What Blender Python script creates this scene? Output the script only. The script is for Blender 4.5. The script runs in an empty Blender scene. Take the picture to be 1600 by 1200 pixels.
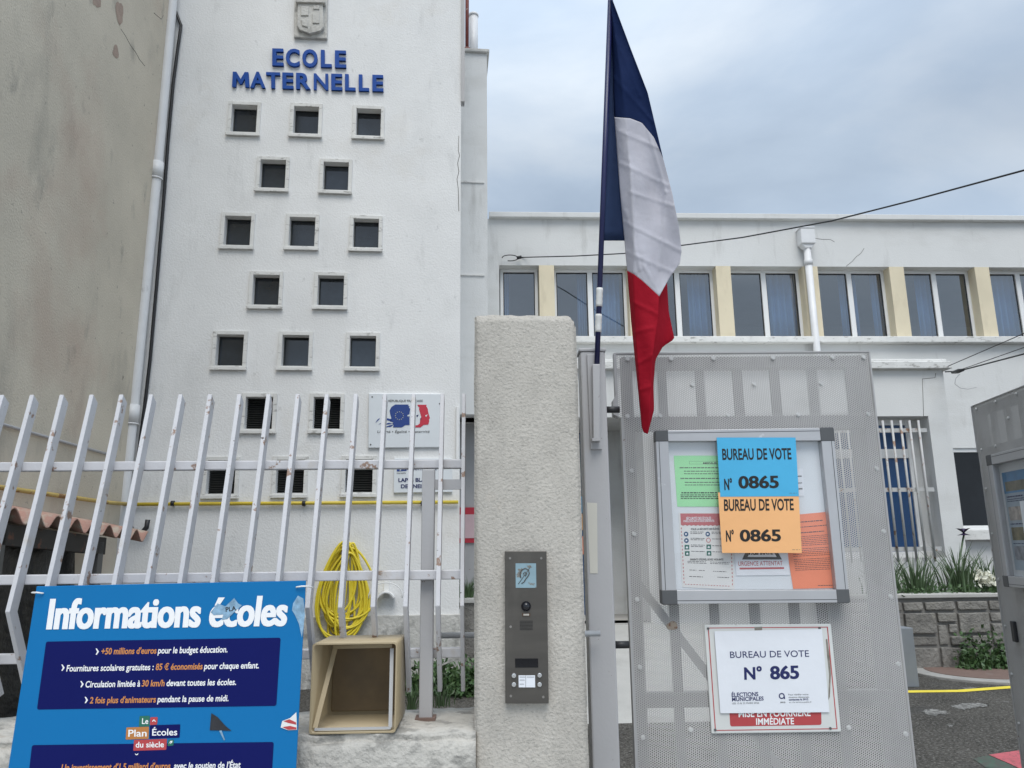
import bpy, bmesh, math, random
from mathutils import Vector, Matrix, noise as mnoise
R = math.radians
random.seed(11)
sc = bpy.context.scene
COL = sc.collection

# ------------------------------------------------------------------ camera
EYE = Vector((0, 0, 1.6)); FPX = 1200.0
PITCH, ROLL = R(12.1), R(-0.62)
CROT = Matrix.Rotation(R(90) + PITCH, 3, 'X') @ Matrix.Rotation(ROLL, 3, 'Z')
cd = bpy.data.cameras.new('camera'); cam = bpy.data.objects.new('camera', cd); COL.objects.link(cam)
cam.matrix_world = Matrix.Translation(EYE) @ CROT.to_4x4()
cd.sensor_width = 36.0; cd.lens = 36.0 * FPX / 1600.0; cd.clip_start = 0.05; cd.clip_end = 2000
sc.camera = cam

# ------------------------------------------------------------------ sky, sun, exposure
SUN_EL, SUN_AZ = R(58), R(176)          # azimuth measured clockwise from +Y: behind the camera
w = bpy.data.worlds.new('World'); sc.world = w; w.use_nodes = True
nt = w.node_tree; nt.nodes.clear()
def N(nt, t, **k):
    n = nt.nodes.new(t)
    for a, v in k.items(): setattr(n, a, v)
    return n
def L_(nt, a, b): nt.links.new(a, b)
out = N(nt, 'ShaderNodeOutputWorld'); bg = N(nt, 'ShaderNodeBackground'); bg.inputs[1].default_value = 0.1
sky = N(nt, 'ShaderNodeTexSky', sky_type='NISHITA', sun_disc=False)
sky.sun_elevation = SUN_EL; sky.sun_rotation = SUN_AZ; sky.air_density = 1.2; sky.dust_density = 2.0
tc = N(nt, 'ShaderNodeTexCoord'); sep = N(nt, 'ShaderNodeSeparateXYZ'); L_(nt, tc.outputs['Generated'], sep.inputs[0])
def math_(nt, op, a, b=None, c=None):
    n = N(nt, 'ShaderNodeMath', operation=op)
    for i, v in enumerate((a, b, c)):
        if v is None: continue
        if isinstance(v, (int, float)): n.inputs[i].default_value = v
        else: L_(nt, v, n.inputs[i])
    return n.outputs[0]
zz = math_(nt, 'ADD', math_(nt, 'MAXIMUM', sep.outputs[2], 0.0), 0.22)
cx = math_(nt, 'DIVIDE', sep.outputs[0], zz); cy = math_(nt, 'DIVIDE', sep.outputs[1], zz)
comb = N(nt, 'ShaderNodeCombineXYZ'); L_(nt, cx, comb.inputs[0]); L_(nt, cy, comb.inputs[1]); comb.inputs[2].default_value = 3.7
def ramp(nt, fac, stops):
    r = N(nt, 'ShaderNodeValToRGB'); cr = r.color_ramp
    while len(cr.elements) < len(stops): cr.elements.new(0.5)
    for e, (p, c) in zip(cr.elements, stops):
        e.position = p; e.color = (*c, 1) if len(c) == 3 else c
    L_(nt, fac, r.inputs[0]); return r.outputs[0]
n1 = N(nt, 'ShaderNodeTexNoise'); n1.inputs['Scale'].default_value = 1.25; n1.inputs['Detail'].default_value = 7; n1.inputs['Roughness'].default_value = .52
n1.inputs['Distortion'].default_value = .3
L_(nt, comb.outputs[0], n1.inputs['Vector'])
cl = ramp(nt, n1.outputs[0], [(.30, (3.8, 4.6, 5.6)), (.44, (4.2, 5.1, 6.25)), (.55, (5.1, 6.05, 7.2)), (.68, (6.9, 7.6, 8.3))])
# overcast skies are brighter towards the zenith
zb = math_(nt, 'MULTIPLY_ADD', math_(nt, 'MAXIMUM', math_(nt, 'SUBTRACT', sep.outputs[2], .42), 0.0), 3.6, 1.0)
zb = math_(nt, 'ADD', zb, math_(nt, 'MULTIPLY', math_(nt, 'MAXIMUM', math_(nt, 'SUBTRACT', .47, sep.outputs[2]), 0.0), 2.6))   # brighter low band
mulv = N(nt, 'ShaderNodeVectorMath', operation='SCALE'); L_(nt, cl, mulv.inputs[0]); L_(nt, zb, mulv.inputs['Scale'])
n2 = N(nt, 'ShaderNodeTexNoise'); n2.inputs['Scale'].default_value = 0.6; n2.inputs['Detail'].default_value = 4
off = N(nt, 'ShaderNodeVectorMath', operation='ADD'); off.inputs[1].default_value = (3.1, 7.7, 1.0); L_(nt, comb.outputs[0], off.inputs[0]); L_(nt, off.outputs[0], n2.inputs['Vector'])
fac = ramp(nt, n2.outputs[0], [(.40, (.62,) * 3), (.62, (1, 1, 1))])
mx = N(nt, 'ShaderNodeMix', data_type='RGBA'); L_(nt, fac, mx.inputs[0]); L_(nt, sky.outputs[0], mx.inputs[6]); L_(nt, mulv.outputs[0], mx.inputs[7])
L_(nt, mx.outputs[2], bg.inputs[0]); L_(nt, bg.outputs[0], out.inputs[0])
sl = bpy.data.lights.new('sun', 'SUN'); sl.energy = 2.1; sl.angle = R(36); sl.color = (1, .955, .89)
so = bpy.data.objects.new('sun', sl); COL.objects.link(so)
sdir = Vector((math.sin(SUN_AZ) * math.cos(SUN_EL), math.cos(SUN_AZ) * math.cos(SUN_EL), math.sin(SUN_EL)))
so.rotation_euler = sdir.to_track_quat('Z', 'Y').to_euler()
sc.view_settings.view_transform = 'Standard'; sc.view_settings.look = 'None'; sc.view_settings.gamma = 1
sc.view_settings.exposure = 0.02

# ------------------------------------------------------------------ frames: local x right, y away, z up
def ray(px, py): return CROT @ Vector(((px - 800) / FPX, -(py - 600) / FPX, -1))
class Frame:
    def __init__(s, o, yaw, tilt=0.0):
        s.o = Vector(o); s.yaw = yaw; s.tilt = tilt
        u = Vector((math.cos(yaw), math.sin(yaw), 0)); y = Vector((-math.sin(yaw), math.cos(yaw), 0)); z = Vector((0, 0, 1))
        s.u = u; s.w = z * math.cos(tilt) + y * math.sin(tilt); s.y = y * math.cos(tilt) - z * math.sin(tilt)
        s.m = Matrix((s.u, s.y, s.w)).transposed()
    def at(s, px, py, d=0.0):
        r = ray(px, py); p0 = s.o + s.y * d
        t = (p0 - EYE).dot(s.y) / r.dot(s.y)
        q = EYE + r * t - s.o
        return (q.dot(s.u), q.dot(s.w))
    def uz(s, x, y, d=0.0): return s.at(x, y, d)
    def W(s, u, d, z): return s.o + s.u * u + s.y * d + s.w * z
    def loc(s, p):
        q = Vector(p) - s.o; return (q.dot(s.u), q.dot(s.y), q.dot(s.w))
def through(px, py, dist, yaw, tilt=0.0, ground=True):
    r = ray(px, py); p = EYE + r * (dist / r.y)
    if ground and tilt == 0: p.z = 0
    return Frame(p, R(yaw), R(tilt))

# ------------------------------------------------------------------ mesh builder
_cap = None
def raw_text(s, bold=0.0, ext=0.0, space=1.0):
    c = bpy.data.curves.new('tmp', 'FONT'); c.body = s; c.offset = bold; c.extrude = ext; c.space_character = space
    c.resolution_u = 4
    o = bpy.data.objects.new('tmp', c); COL.objects.link(o)
    dg = bpy.context.evaluated_depsgraph_get(); me = bpy.data.meshes.new_from_object(o.evaluated_get(dg))
    vs = [v.co.copy() for v in me.vertices]; fs = [tuple(p.vertices) for p in me.polygons]
    bpy.data.objects.remove(o); bpy.data.curves.remove(c); bpy.data.meshes.remove(me)
    return vs, fs
class G:
    def __init__(s): s.bm = bmesh.new()
    def v(s, *p): return s.bm.verts.new(p if len(p) > 1 else p[0])
    def f(s, vs, smooth=False):
        try:
            fc = s.bm.faces.new(vs); fc.smooth = smooth; return fc
        except ValueError: return None
    def quad(s, a, b, c, d): return s.f([s.v(a), s.v(b), s.v(c), s.v(d)])
    def box(s, x0, x1, y0, y1, z0, z1):
        if x0 > x1: x0, x1 = x1, x0
        if y0 > y1: y0, y1 = y1, y0
        if z0 > z1: z0, z1 = z1, z0
        V = [s.v(x, y, z) for z in (z0, z1) for (x, y) in ((x0, y0), (x1, y0), (x1, y1), (x0, y1))]
        for q in ((3, 2, 1, 0), (4, 5, 6, 7), (0, 1, 5, 4), (1, 2, 6, 5), (2, 3, 7, 6), (3, 0, 4, 7)): s.f([V[i] for i in q])
        return s
    def prism(s, pts, d0, d1):            # polygon in (u,z) extruded along y
        a = [s.v(p[0], d0, p[1]) for p in pts]; b = [s.v(p[0], d1, p[1]) for p in pts]
        s.f(a); s.f(b[::-1]); n = len(pts)
        for i in range(n): s.f([a[i], b[i], b[(i + 1) % n], a[(i + 1) % n]])
        return s
    def prism_x(s, pts, x0, x1):          # polygon in (y,z) extruded along x
        a = [s.v(x0, p[0], p[1]) for p in pts]; b = [s.v(x1, p[0], p[1]) for p in pts]
        s.f(a); s.f(b[::-1]); n = len(pts)
        for i in range(n): s.f([a[i], b[i], b[(i + 1) % n], a[(i + 1) % n]])
        return s
    def prism_z(s, pts, z0, z1):
        a = [s.v(p[0], p[1], z0) for p in pts]; b = [s.v(p[0], p[1], z1) for p in pts]
        s.f(a[::-1]); s.f(b); n = len(pts)
        for i in range(n): s.f([a[i], a[(i + 1) % n], b[(i + 1) % n], b[i]])
        return s
    def flat(s, pts, d): s.f([s.v(p[0], d, p[1]) for p in pts]); return s
    def tube(s, pts, r, seg=8, closed=False, cap=True):
        P = [Vector(p) for p in pts]; n = len(P); rings = []
        rr = r if isinstance(r, (list, tuple)) else [r] * n
        ref = None
        for i in range(n):
            t = (P[(i + 1) % n] - P[i - 1]) if closed else (P[min(i + 1, n - 1)] - P[max(i - 1, 0)])
            if t.length < 1e-9: t = Vector((0, 0, 1))
            t.normalize()
            if ref is None: ref = Vector((0, 0, 1)) if abs(t.z) < .8 else Vector((1, 0, 0))
            a = ref - t * ref.dot(t)
            if a.length < 1e-6: a = t.orthogonal()
            a.normalize(); b = t.cross(a); ref = a
            rings.append([s.v(P[i] + (a * math.cos(k * 2 * math.pi / seg) + b * math.sin(k * 2 * math.pi / seg)) * rr[i]) for k in range(seg)])
        m = n if closed else n - 1
        for i in range(m):
            A, B = rings[i], rings[(i + 1) % n]
            for k in range(seg): s.f([A[k], A[(k + 1) % seg], B[(k + 1) % seg], B[k]], True)
        if cap and not closed: s.f(rings[0][::-1]); s.f(rings[-1])
        return s
    def grid(s, fn, nu, nv, smooth=True):
        V = [[s.v(fn(i / nu, j / nv)) for i in range(nu + 1)] for j in range(nv + 1)]
        for j in range(nv):
            for i in range(nu): s.f([V[j][i], V[j][i + 1], V[j + 1][i + 1], V[j + 1][i]], smooth)
        return s
    def wall(s, u0, u1, z0, z1, d, holes, rev):
        us = sorted({u0, u1, *[h[0] for h in holes], *[h[1] for h in holes]}); zs = sorted({z0, z1, *[h[2] for h in holes], *[h[3] for h in holes]})
        us = [x for x in us if u0 - 1e-6 <= x <= u1 + 1e-6]; zs = [x for x in zs if z0 - 1e-6 <= x <= z1 + 1e-6]
        V = {}
        def g(i, j):
            if (i, j) not in V: V[i, j] = s.v(us[i], d, zs[j])
            return V[i, j]
        for i in range(len(us) - 1):
            for j in range(len(zs) - 1):
                cu, cz = (us[i] + us[i + 1]) / 2, (zs[j] + zs[j + 1]) / 2
                if any(h[0] < cu < h[1] and h[2] < cz < h[3] for h in holes): continue
                s.f([g(i, j), g(i + 1, j), g(i + 1, j + 1), g(i, j + 1)])
        for a, b, c, e in holes:
            s.quad((a, d, c), (a, d + rev, c), (a, d + rev, e), (a, d, e)); s.quad((b, d, c), (b, d, e), (b, d + rev, e), (b, d + rev, c))
            s.quad((a, d, e), (a, d + rev, e), (b, d + rev, e), (b, d, e)); s.quad((a, d, c), (b, d, c), (b, d + rev, c), (a, d + rev, c))
        return s
    def shell(s, x0, x1, y0, y1, z0, z1, skip=()):
        Q = {'front': ((x0, y0, z0), (x1, y0, z0), (x1, y0, z1), (x0, y0, z1)), 'back': ((x1, y1, z0), (x0, y1, z0), (x0, y1, z1), (x1, y1, z1)),
             'left': ((x0, y1, z0), (x0, y0, z0), (x0, y0, z1), (x0, y1, z1)), 'right': ((x1, y0, z0), (x1, y1, z0), (x1, y1, z1), (x1, y0, z1)),
             'top': ((x0, y0, z1), (x1, y0, z1), (x1, y1, z1), (x0, y1, z1)), 'bottom': ((x0, y1, z0), (x1, y1, z0), (x1, y0, z0), (x0, y0, z0))}
        for k, q in Q.items():
            if k not in skip: s.quad(*q)
        return s
    def text(s, fr, d, st, bl, br, tl, bold=0.0, ext=0.0, px=True, space=1.0):
        global _cap
        if _cap is None:
            hv, _ = raw_text('H'); _cap = max(v.y for v in hv)
        vs, fs = raw_text(st, min(bold, .024), .5 if ext else 0, space)
        if not vs: return s
        if bold > .026:                       # heavier weight: the glyphs overlaid a hair apart
            e = bold - .020; v0, f0 = vs, fs; vs, fs = [], []
            ks = (-1, 0, 1) if bold < .04 else (-1, -.5, 0, .5, 1)
            for j, k in enumerate(ks):
                n0 = len(vs); vs += [Vector((v.x + k * e, v.y, v.z + (j * .004 if ext else j * 1e-3))) for v in v0]; fs += [tuple(i + n0 for i in f_) for f_ in f0]
        x0 = min(v.x for v in vs); x1 = max(v.x for v in vs)
        if px: bl, br, tl = (Vector(fr.at(*p, d)) for p in (bl, br, tl))
        else: bl, br, tl = Vector(bl), Vector(br), Vector(tl)
        U, Wv = br - bl, tl - bl
        V = []
        for v in vs:
            q = bl + U * ((v.x - x0) / (x1 - x0)) + Wv * (v.y / _cap)
            V.append(s.v(q.x, d - (v.z + .5) * ext if ext else d - v.z * .06, q.y))
        for f_ in fs: s.f([V[i] for i in f_])
        return s
    def jitter(s, cuts, amt, scale, keep=None):
        bmesh.ops.subdivide_edges(s.bm, edges=s.bm.edges[:], cuts=cuts, use_grid_fill=True)
        s.bm.normal_update()
        for v in s.bm.verts:
            k = mnoise.fractal(v.co * scale, 1.0, 2.0, 4)
            v.co += v.normal * k * amt
        for f_ in s.bm.faces: f_.smooth = True
        return s
    def shift(s, o):
        for v in s.bm.verts: v.co -= Vector(o)
        return s

def q4(fr, d, *pts): return [fr.at(p[0], p[1], d) for p in pts]
def lerp(a, b, t): return tuple(x + (y - x) * t for x, y in zip(a, b))
def bil(q, s, t):                          # q = tl,tr,br,bl
    return lerp(lerp(q[0], q[1], s), lerp(q[3], q[2], s), t)
def sub(q, s0, t0, s1, t1): return [bil(q, s0, t0), bil(q, s1, t0), bil(q, s1, t1), bil(q, s0, t1)]

def link_mesh(name, g, m, parent=None, bevel=0.0, solid=0.0, smooth=False):
    me = bpy.data.meshes.new(name)
    bmesh.ops.recalc_face_normals(g.bm, faces=g.bm.faces[:])
    g.bm.to_mesh(me); g.bm.free(); me.materials.append(m)
    o = bpy.data.objects.new(name, me); COL.objects.link(o); o.parent = parent
    if solid:
        b = o.modifiers.new('s', 'SOLIDIFY'); b.thickness = solid; b.offset = 0
    if bevel:
        b = o.modifiers.new('b', 'BEVEL'); b.width = bevel; b.segments = 2; b.limit_method = 'ANGLE'; b.angle_limit = R(40)
    return o
def props(o, label, cat, group=None, kind=None):
    if label: o['label'] = label
    if cat: o['category'] = cat
    if group: o['group'] = group
    if kind: o['kind'] = kind
class Thing:
    def __init__(s, name, label, cat, fr, base, group=None):
        s.fr = fr; s.base = Vector(base)
        o = bpy.data.objects.new(name, None); COL.objects.link(o); o.empty_display_size = .1
        o.matrix_world = Matrix.Translation(fr.W(*base)) @ fr.m.to_4x4()
        props(o, label, cat, group); s.o = o
    def part(s, name, g, m, parent=None, **k):
        g.shift(s.base); return link_mesh(name, g, m, parent or s.o, **k)
def solo(name, label, cat, fr, base, g, m, group=None, kind=None, **k):
    g.shift(base); o = link_mesh(name, g, m, None, **k)
    o.matrix_world = Matrix.Translation(fr.W(*base)) @ fr.m.to_4x4(); props(o, label, cat, group, kind); return o
def copy_part(o, parent, loc=None):
    c = o.copy(); COL.objects.link(c); c.parent = parent
    if loc is not None: c.location = loc
    for ch in [x for x in bpy.data.objects if x.parent == o]:
        copy_part(ch, c)
    return c

# ------------------------------------------------------------------ materials
def mat(name, col, rough=.6, var=.10, vs=2.5, bump=0.0, bs=120.0, bdet=4, metal=0.0, spec=.5, spots=(), sheen=0, bdist=.01, vstretch=(1, 1, 1), trans=0):
    m = bpy.data.materials.new(name); m.use_nodes = True; t = m.node_tree; p = t.nodes['Principled BSDF']
    p.inputs['Roughness'].default_value = rough; p.inputs['Metallic'].default_value = metal; p.inputs['Specular IOR Level'].default_value = spec
    tcn = N(t, 'ShaderNodeTexCoord'); oi = N(t, 'ShaderNodeObjectInfo'); sc_ = N(t, 'ShaderNodeVectorMath', operation='SCALE'); sc_.inputs[0].default_value = (37, 53, 71); L_(t, oi.outputs['Random'], sc_.inputs['Scale']); ad_ = N(t, 'ShaderNodeVectorMath', operation='ADD'); L_(t, tcn.outputs['Object'], ad_.inputs[0]); L_(t, sc_.outputs[0], ad_.inputs[1]); co = ad_.outputs[0]
    def noise(scale, det=5, stretch=(1, 1, 1), off=0.0, rg=.55):
        mp = N(t, 'ShaderNodeMapping'); mp.inputs['Scale'].default_value = stretch; mp.inputs['Location'].default_value = (off, off * .7, off * 1.3); L_(t, co, mp.inputs[0])
        n = N(t, 'ShaderNodeTexNoise'); n.inputs['Scale'].default_value = scale; n.inputs['Detail'].default_value = det; n.inputs['Roughness'].default_value = rg
        L_(t, mp.outputs[0], n.inputs['Vector']); return n.outputs[0]
    a = tuple(c * (1 - var) for c in col); b = tuple(min(1, c * (1 + var)) for c in col)
    cur = ramp(t, noise(vs, 6, vstretch), [(.3, a), (.7, b)])
    for k, sp in enumerate(spots):          # (colour, scale, lo, hi, stretch, strength)
        c2, s2, lo, hi, st, amt = sp
        fc = ramp(t, noise(s2, 6, st, 13.0 * (k + 1), .62), [(lo, (0, 0, 0)), (hi, (amt,) * 3)])
        mxn = N(t, 'ShaderNodeMix', data_type='RGBA'); L_(t, fc, mxn.inputs[0]); L_(t, cur, mxn.inputs[6]); mxn.inputs[7].default_value = (*c2, 1); cur = mxn.outputs[2]
    L_(t, cur, p.inputs['Base Color'])
    if bump:
        bn = N(t, 'ShaderNodeBump'); bn.inputs['Strength'].default_value = bump; bn.inputs['Distance'].default_value = bdist
        L_(t, noise(bs, bdet, (1, 1, 1), 3.0), bn.inputs['Height']); L_(t, bn.outputs[0], p.inputs['Normal'])
    return m
def glass_mat(name, tint=(.8, .85, .88), rough=.02, ior=2.3):
    m = bpy.data.materials.new(name); m.use_nodes = True; t = m.node_tree; t.nodes.clear()
    o = N(t, 'ShaderNodeOutputMaterial'); mixs = N(t, 'ShaderNodeMixShader'); tr = N(t, 'ShaderNodeBsdfTransparent'); gl = N(t, 'ShaderNodeBsdfGlossy')
    tr.inputs[0].default_value = (*tint, 1); gl.inputs['Roughness'].default_value = rough
    fr = N(t, 'ShaderNodeFresnel'); fr.inputs[0].default_value = ior
    ge = N(t, 'ShaderNodeNewGeometry'); ff = math_(t, 'MULTIPLY', fr.outputs[0], math_(t, 'SUBTRACT', 1.0, ge.outputs['Backfacing']))
    L_(t, ff, mixs.inputs[0]); L_(t, tr.outputs[0], mixs.inputs[1]); L_(t, gl.outputs[0], mixs.inputs[2]); L_(t, mixs.outputs[0], o.inputs[0])
    return m
def perf_mat(name, col, pitch, r):
    m = mat(name, col, .55, .07, 4, metal=.0, spots=[((.30, .29, .28), 5, .55, .75, (1, 1, 1), .5), ((.22, .15, .10), 9, .70, .78, (1, 1, 1), .7)])
    t = m.node_tree; p = t.nodes['Principled BSDF']; o = t.nodes['Material Output']
    tcn = N(t, 'ShaderNodeTexCoord'); sp = N(t, 'ShaderNodeSeparateXYZ'); L_(t, tcn.outputs['Object'], sp.inputs[0])
    x = math_(t, 'DIVIDE', sp.outputs[2], pitch); z = math_(t, 'DIVIDE', sp.outputs[0], pitch * 1.7320508)
    def dist(ox):
        a = math_(t, 'SUBTRACT', math_(t, 'FRACT', math_(t, 'ADD', x, ox)), .5); b = math_(t, 'MULTIPLY', math_(t, 'SUBTRACT', math_(t, 'FRACT', math_(t, 'ADD', z, ox)), .5), 1.7320508)
        return math_(t, 'SQRT', math_(t, 'ADD', math_(t, 'MULTIPLY', a, a), math_(t, 'MULTIPLY', b, b)))
    hole = math_(t, 'LESS_THAN', math_(t, 'MINIMUM', dist(100.0), dist(100.5)), r)
    tr = N(t, 'ShaderNodeBsdfTransparent'); ms = N(t, 'ShaderNodeMixShader')
    L_(t, hole, ms.inputs[0]); L_(t, p.outputs[0], ms.inputs[1]); L_(t, tr.outputs[0], ms.inputs[2]); L_(t, ms.outputs[0], o.inputs[0])
    return m
def bricky(m): return m
I3 = (1, 1, 1)
WHITE = mat('white_stucco', (.73, .73, .72), .9, .05, 1.2, bump=.32, bs=44, bdet=6, bdist=.016,
            spots=[((.42, .42, .41), 1.0, .54, .78, (1, 1, .6), .34), ((.24, .24, .23), 2.4, .60, .78, (1.5, 1.5, .4), .28), ((.14, .14, .13), 9, .66, .72, (1, 1, .7), .2), ((.55, .50, .42), .8, .60, .8, (1, 1, 1), .35)])
WHITE2 = mat('white_render', (.64, .64, .625), .9, .04, 1.0, bump=.3, bs=50, bdet=6, bdist=.01,
             spots=[((.45, .44, .41), 1.3, .52, .74, (.6, 1, 1.6), .4), ((.28, .27, .25), 2.6, .58, .76, (1.6, 1.6, .3), .4)])
WHITE_FR = mat('white_window_surround', (.66, .655, .63), .85, .08, 5, bump=.25, bs=60, spots=[((.13, .12, .10), 8, .57, .68, (1, 1, 3), .6)])
TAN = mat('tan_render', (.56, .50, .40), .95, .10, .9, bump=.45, bs=45, bdet=6, bdist=.012,
          spots=[((.16, .155, .14), .8, .54, .74, (1, 1, .45), .6), ((.44, .31, .24), .5, .52, .72, I3, .6), ((.13, .125, .115), 2.2, .60, .74, (1, 1, .5), .55), ((.10, .09, .08), 12, .66, .70, I3, .6)])
PEEL = mat('bare_render_patch', (.36, .27, .215), .95, .12, 12, bump=.4, bs=60)
YELLOWCOL = mat('cream_render', (.68, .60, .44), .9, .06, 2, bump=.25, bs=70, spots=[((.50, .43, .31), 3, .56, .74, (1.5, 1.5, .4), .5)])
PLASTIC_W = mat('white_pvc', (.68, .68, .68), .45, .05, 3, spots=[((.30, .29, .27), 9, .64, .78, (1, 1, .5), .5)])
ALU_W = mat('white_aluminium', (.74, .74, .73), .4, .03, 3)
BLACK = mat('black_rubber', (.018, .018, .02), .5, .2, 6)
DARKGLASS = mat('dark_glass', (.020, .026, .034), .07, .75, 1.6, spec=.8)
DARKIN = mat('dark_interior', (.012, .012, .012), .8, .2, 3)
LOUVRE = mat('dark_louvre', (.022, .024, .023), .5, .2, 5)
GLASS = glass_mat('window_glass', (.82, .87, .90), ior=3.1)
GLASSC = glass_mat('case_glass', (.985, .985, .985), ior=1.6)
BLUE_L = mat('blue_letter_paint', (.006, .062, .30), .55, .1, 8, spec=.2)
STONE_W = mat('weathered_white_stone', (.50, .49, .46), .9, .12, 6, bump=.6, bs=25, bdist=.02, spots=[((.10, .10, .09), 5, .55, .72, (1, 1, .7), .8)])
GASY = mat('yellow_gas_paint', (.62, .47, .05), .45, .08, 6, spots=[((.22, .10, .03), 7, .68, .74, I3, .8)])
GASR = mat('rusty_yellow_paint', (.50, .36, .10), .6, .12, 6, spots=[((.20, .09, .03), 8, .52, .6, I3, .9), ((.6, .55, .42), 10, .6, .7, I3, .8)])
HOSE = mat('yellow_hose', (.70, .56, .035), .4, .08, 5)
FENCE = mat('white_fence_paint', (.54, .535, .55), .42, .05, 3, bump=.1, bs=60, spots=[((.22, .115, .06), 20, .615, .65, I3, .85), ((.42, .36, .28), 9, .60, .72, I3, .5), ((.04, .03, .025), 60, .69, .71, I3, .9)])
GREYM = mat('grey_gate_paint', (.37, .365, .365), .45, .05, 2.5, bump=.05, bs=90, spots=[((.13, .065, .04), 25, .69, .71, I3, .95), ((.34, .33, .33), 2, .55, .7, I3, .4)])
GREYP = mat('grey_post_paint', (.395, .39, .395), .45, .05, 2.5, bump=.05, bs=90, spots=[((.12, .06, .04), 26, .675, .69, I3, .95)])
CREAMP = mat('old_cream_paint', (.55, .53, .47), .5, .05, 4)
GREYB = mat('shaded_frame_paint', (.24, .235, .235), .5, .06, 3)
PERF = perf_mat('perforated_sheet', (.44, .43, .42), .0078, .31)
PERF2 = perf_mat('perforated_sheet_far', (.50, .49, .48), .0078, .30)
CAST = mat('roughcast_cement', (.465, .436, .39), .95, .10, 9, bump=.7, bs=120, bdet=6, bdist=.007,
           spots=[((.25, .24, .215), 95, .55, .66, (1, 1, 1.9), .6), ((.60, .58, .54), 80, .58, .70, (1, 1, 1.7), .35), ((.52, .43, .34), 4, .60, .74, I3, .55), ((.27, .255, .23), 2.4, .50, .68, (1.4, 1.4, .5), .55)])
COPING = mat('peeling_limewash', (.47, .45, .41), .9, .10, 8, bump=.8, bs=30, bdist=.02, spots=[((.20, .195, .18), 11, .53, .62, (1, 1, 1.8), .72), ((.30, .24, .18), 5, .62, .70, I3, .8)])
CEMENT = mat('grey_cement', (.30, .29, .27), .9, .15, 5, bump=.5, bs=40)
STEEL = mat('brown_steel', (.090, .082, .072), .42, .12, 5, metal=.4, vstretch=(1, 1, 5), spots=[((.17, .155, .135), 6, .52, .72, (1, 1, .3), .5)])
ALU = mat('brushed_aluminium', (.46, .46, .47), .38, .05, 6, metal=.35, spots=[((.62, .62, .62), 14, .68, .73, I3, .7)])
DGREY = mat('dark_grey_plastic', (.085, .088, .092), .45, .08, 8)
BEIGE = mat('beige_plastic', (.37, .295, .18), .5, .10, 5, spots=[((.22, .16, .09), 6, .58, .75, I3, .5), ((.12, .09, .06), 18, .70, .74, I3, .6)])
BEIGE_D = mat('dark_beige_plastic', (.17, .12, .062), .6, .15, 5, spots=[((.10, .075, .045), 6, .5, .7, I3, .6)])  # darker, browner beige than the shell, for the back panel
ASPH = mat('asphalt', (.066, .061, .053), .95, .3, 1.2, bump=.8, bs=50, bdist=.02, spec=.2, spots=[((.17, .162, .148), 42, .54, .58, I3, .8), ((.018, .017, .016), 34, .56, .60, I3, .8), ((.25, .245, .235), 1.6, .64, .69, (1, 1, 1), .7), ((.045, .045, .045), .9, .58, .7, I3, .6)])
CONC = mat('pale_concrete', (.40, .39, .365), .9, .08, 2, bump=.3, bs=60, spots=[((.26, .25, .23), 2, .55, .75, I3, .5)])
YLINE = mat('yellow_road_paint', (.70, .56, .05), .7, .08, 8, spots=[((.2, .18, .1), 9, .64, .72, I3, .7)])
RLINE = mat('red_ground_paint', (.42, .09, .105), .8, .15, 8, spots=[((.07, .06, .055), 30, .56, .62, I3, .75)])
GLINE = mat('green_ground_paint', (.055, .09, .065), .9, .15, 8, spots=[((.07, .065, .058), 24, .46, .54, I3, .85)])
STONE = mat('grey_stone', (.20, .19, .172), .9, .38, 4.0, bump=.9, bs=22, bdist=.03, spots=[((.25, .235, .20), 5, .55, .7, I3, .6)])
MORTAR = mat('mortar', (.20, .19, .175), .95, .12, 8, bump=.6, bs=60)
RUSTY = mat('rusty_plate', (.16, .105, .085), .8, .15, 4, bump=.3, bs=40, spots=[((.24, .22, .2), 3, .6, .7, I3, .6)])
LEAF = mat('leaf_green', (.055, .105, .035), .5, .35, 14)
LEAF2 = mat('blade_green', (.075, .12, .055), .5, .35, 9)
PETAL_W = mat('white_petal', (.75, .74, .62), .6, .08, 30)
PETAL_V = mat('violet_petal', (.025, .012, .05), .6, .2, 30)
TERRA = mat('faded_terracotta', (.42, .235, .18), .85, .12, 6, bump=.4, bs=40, spots=[((.46, .40, .31), 7, .46, .6, I3, .85), ((.16, .14, .11), 8, .64, .74, I3, .5)])
WOOD = mat('dark_wood', (.028, .023, .018), .8, .2, 5, vstretch=(1, .3, 3), spots=[((.16, .055, .025), 5, .58, .66, I3, .8)])
SHADE_TARP = mat('shade_black_plastic', (.006, .006, .006), .45, .3, 4, bump=.6, bs=9, bdist=.04)  # black plastic, with the shelter's shade put into the near-black colour
GREYW = mat('grey_wood', (.11, .105, .095), .85, .15, 5, vstretch=(3, 3, .3))
def paper(name, c, rough=.75, var=.03): return mat(name, c, rough, var, 5, bump=.35, bs=9, bdist=.008)
P_BLUE = paper('blue_paper', (.065, .40, .66)); P_OR = paper('orange_paper', (.83, .44, .19)); P_GR = paper('green_paper', (.33, .72, .37))
P_SAL = paper('salmon_paper', (.82, .27, .16)); P_W = paper('white_paper', (.72, .74, .78)); P_W2 = paper('white_card', (.68, .68, .67)); P_RED = paper('red_print', (.42, .055, .06)); P_PINK = paper('pink_red_print', (.47, .13, .14))
INK = mat('black_ink', (.012, .012, .012), .7, .05); INKG = mat('grey_ink', (.10, .10, .10), .7, .1); INKN = mat('navy_ink', (.010, .016, .10), .7, .05); WINK = mat('white_ink', (.80, .80, .80), .6, .03)
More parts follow.
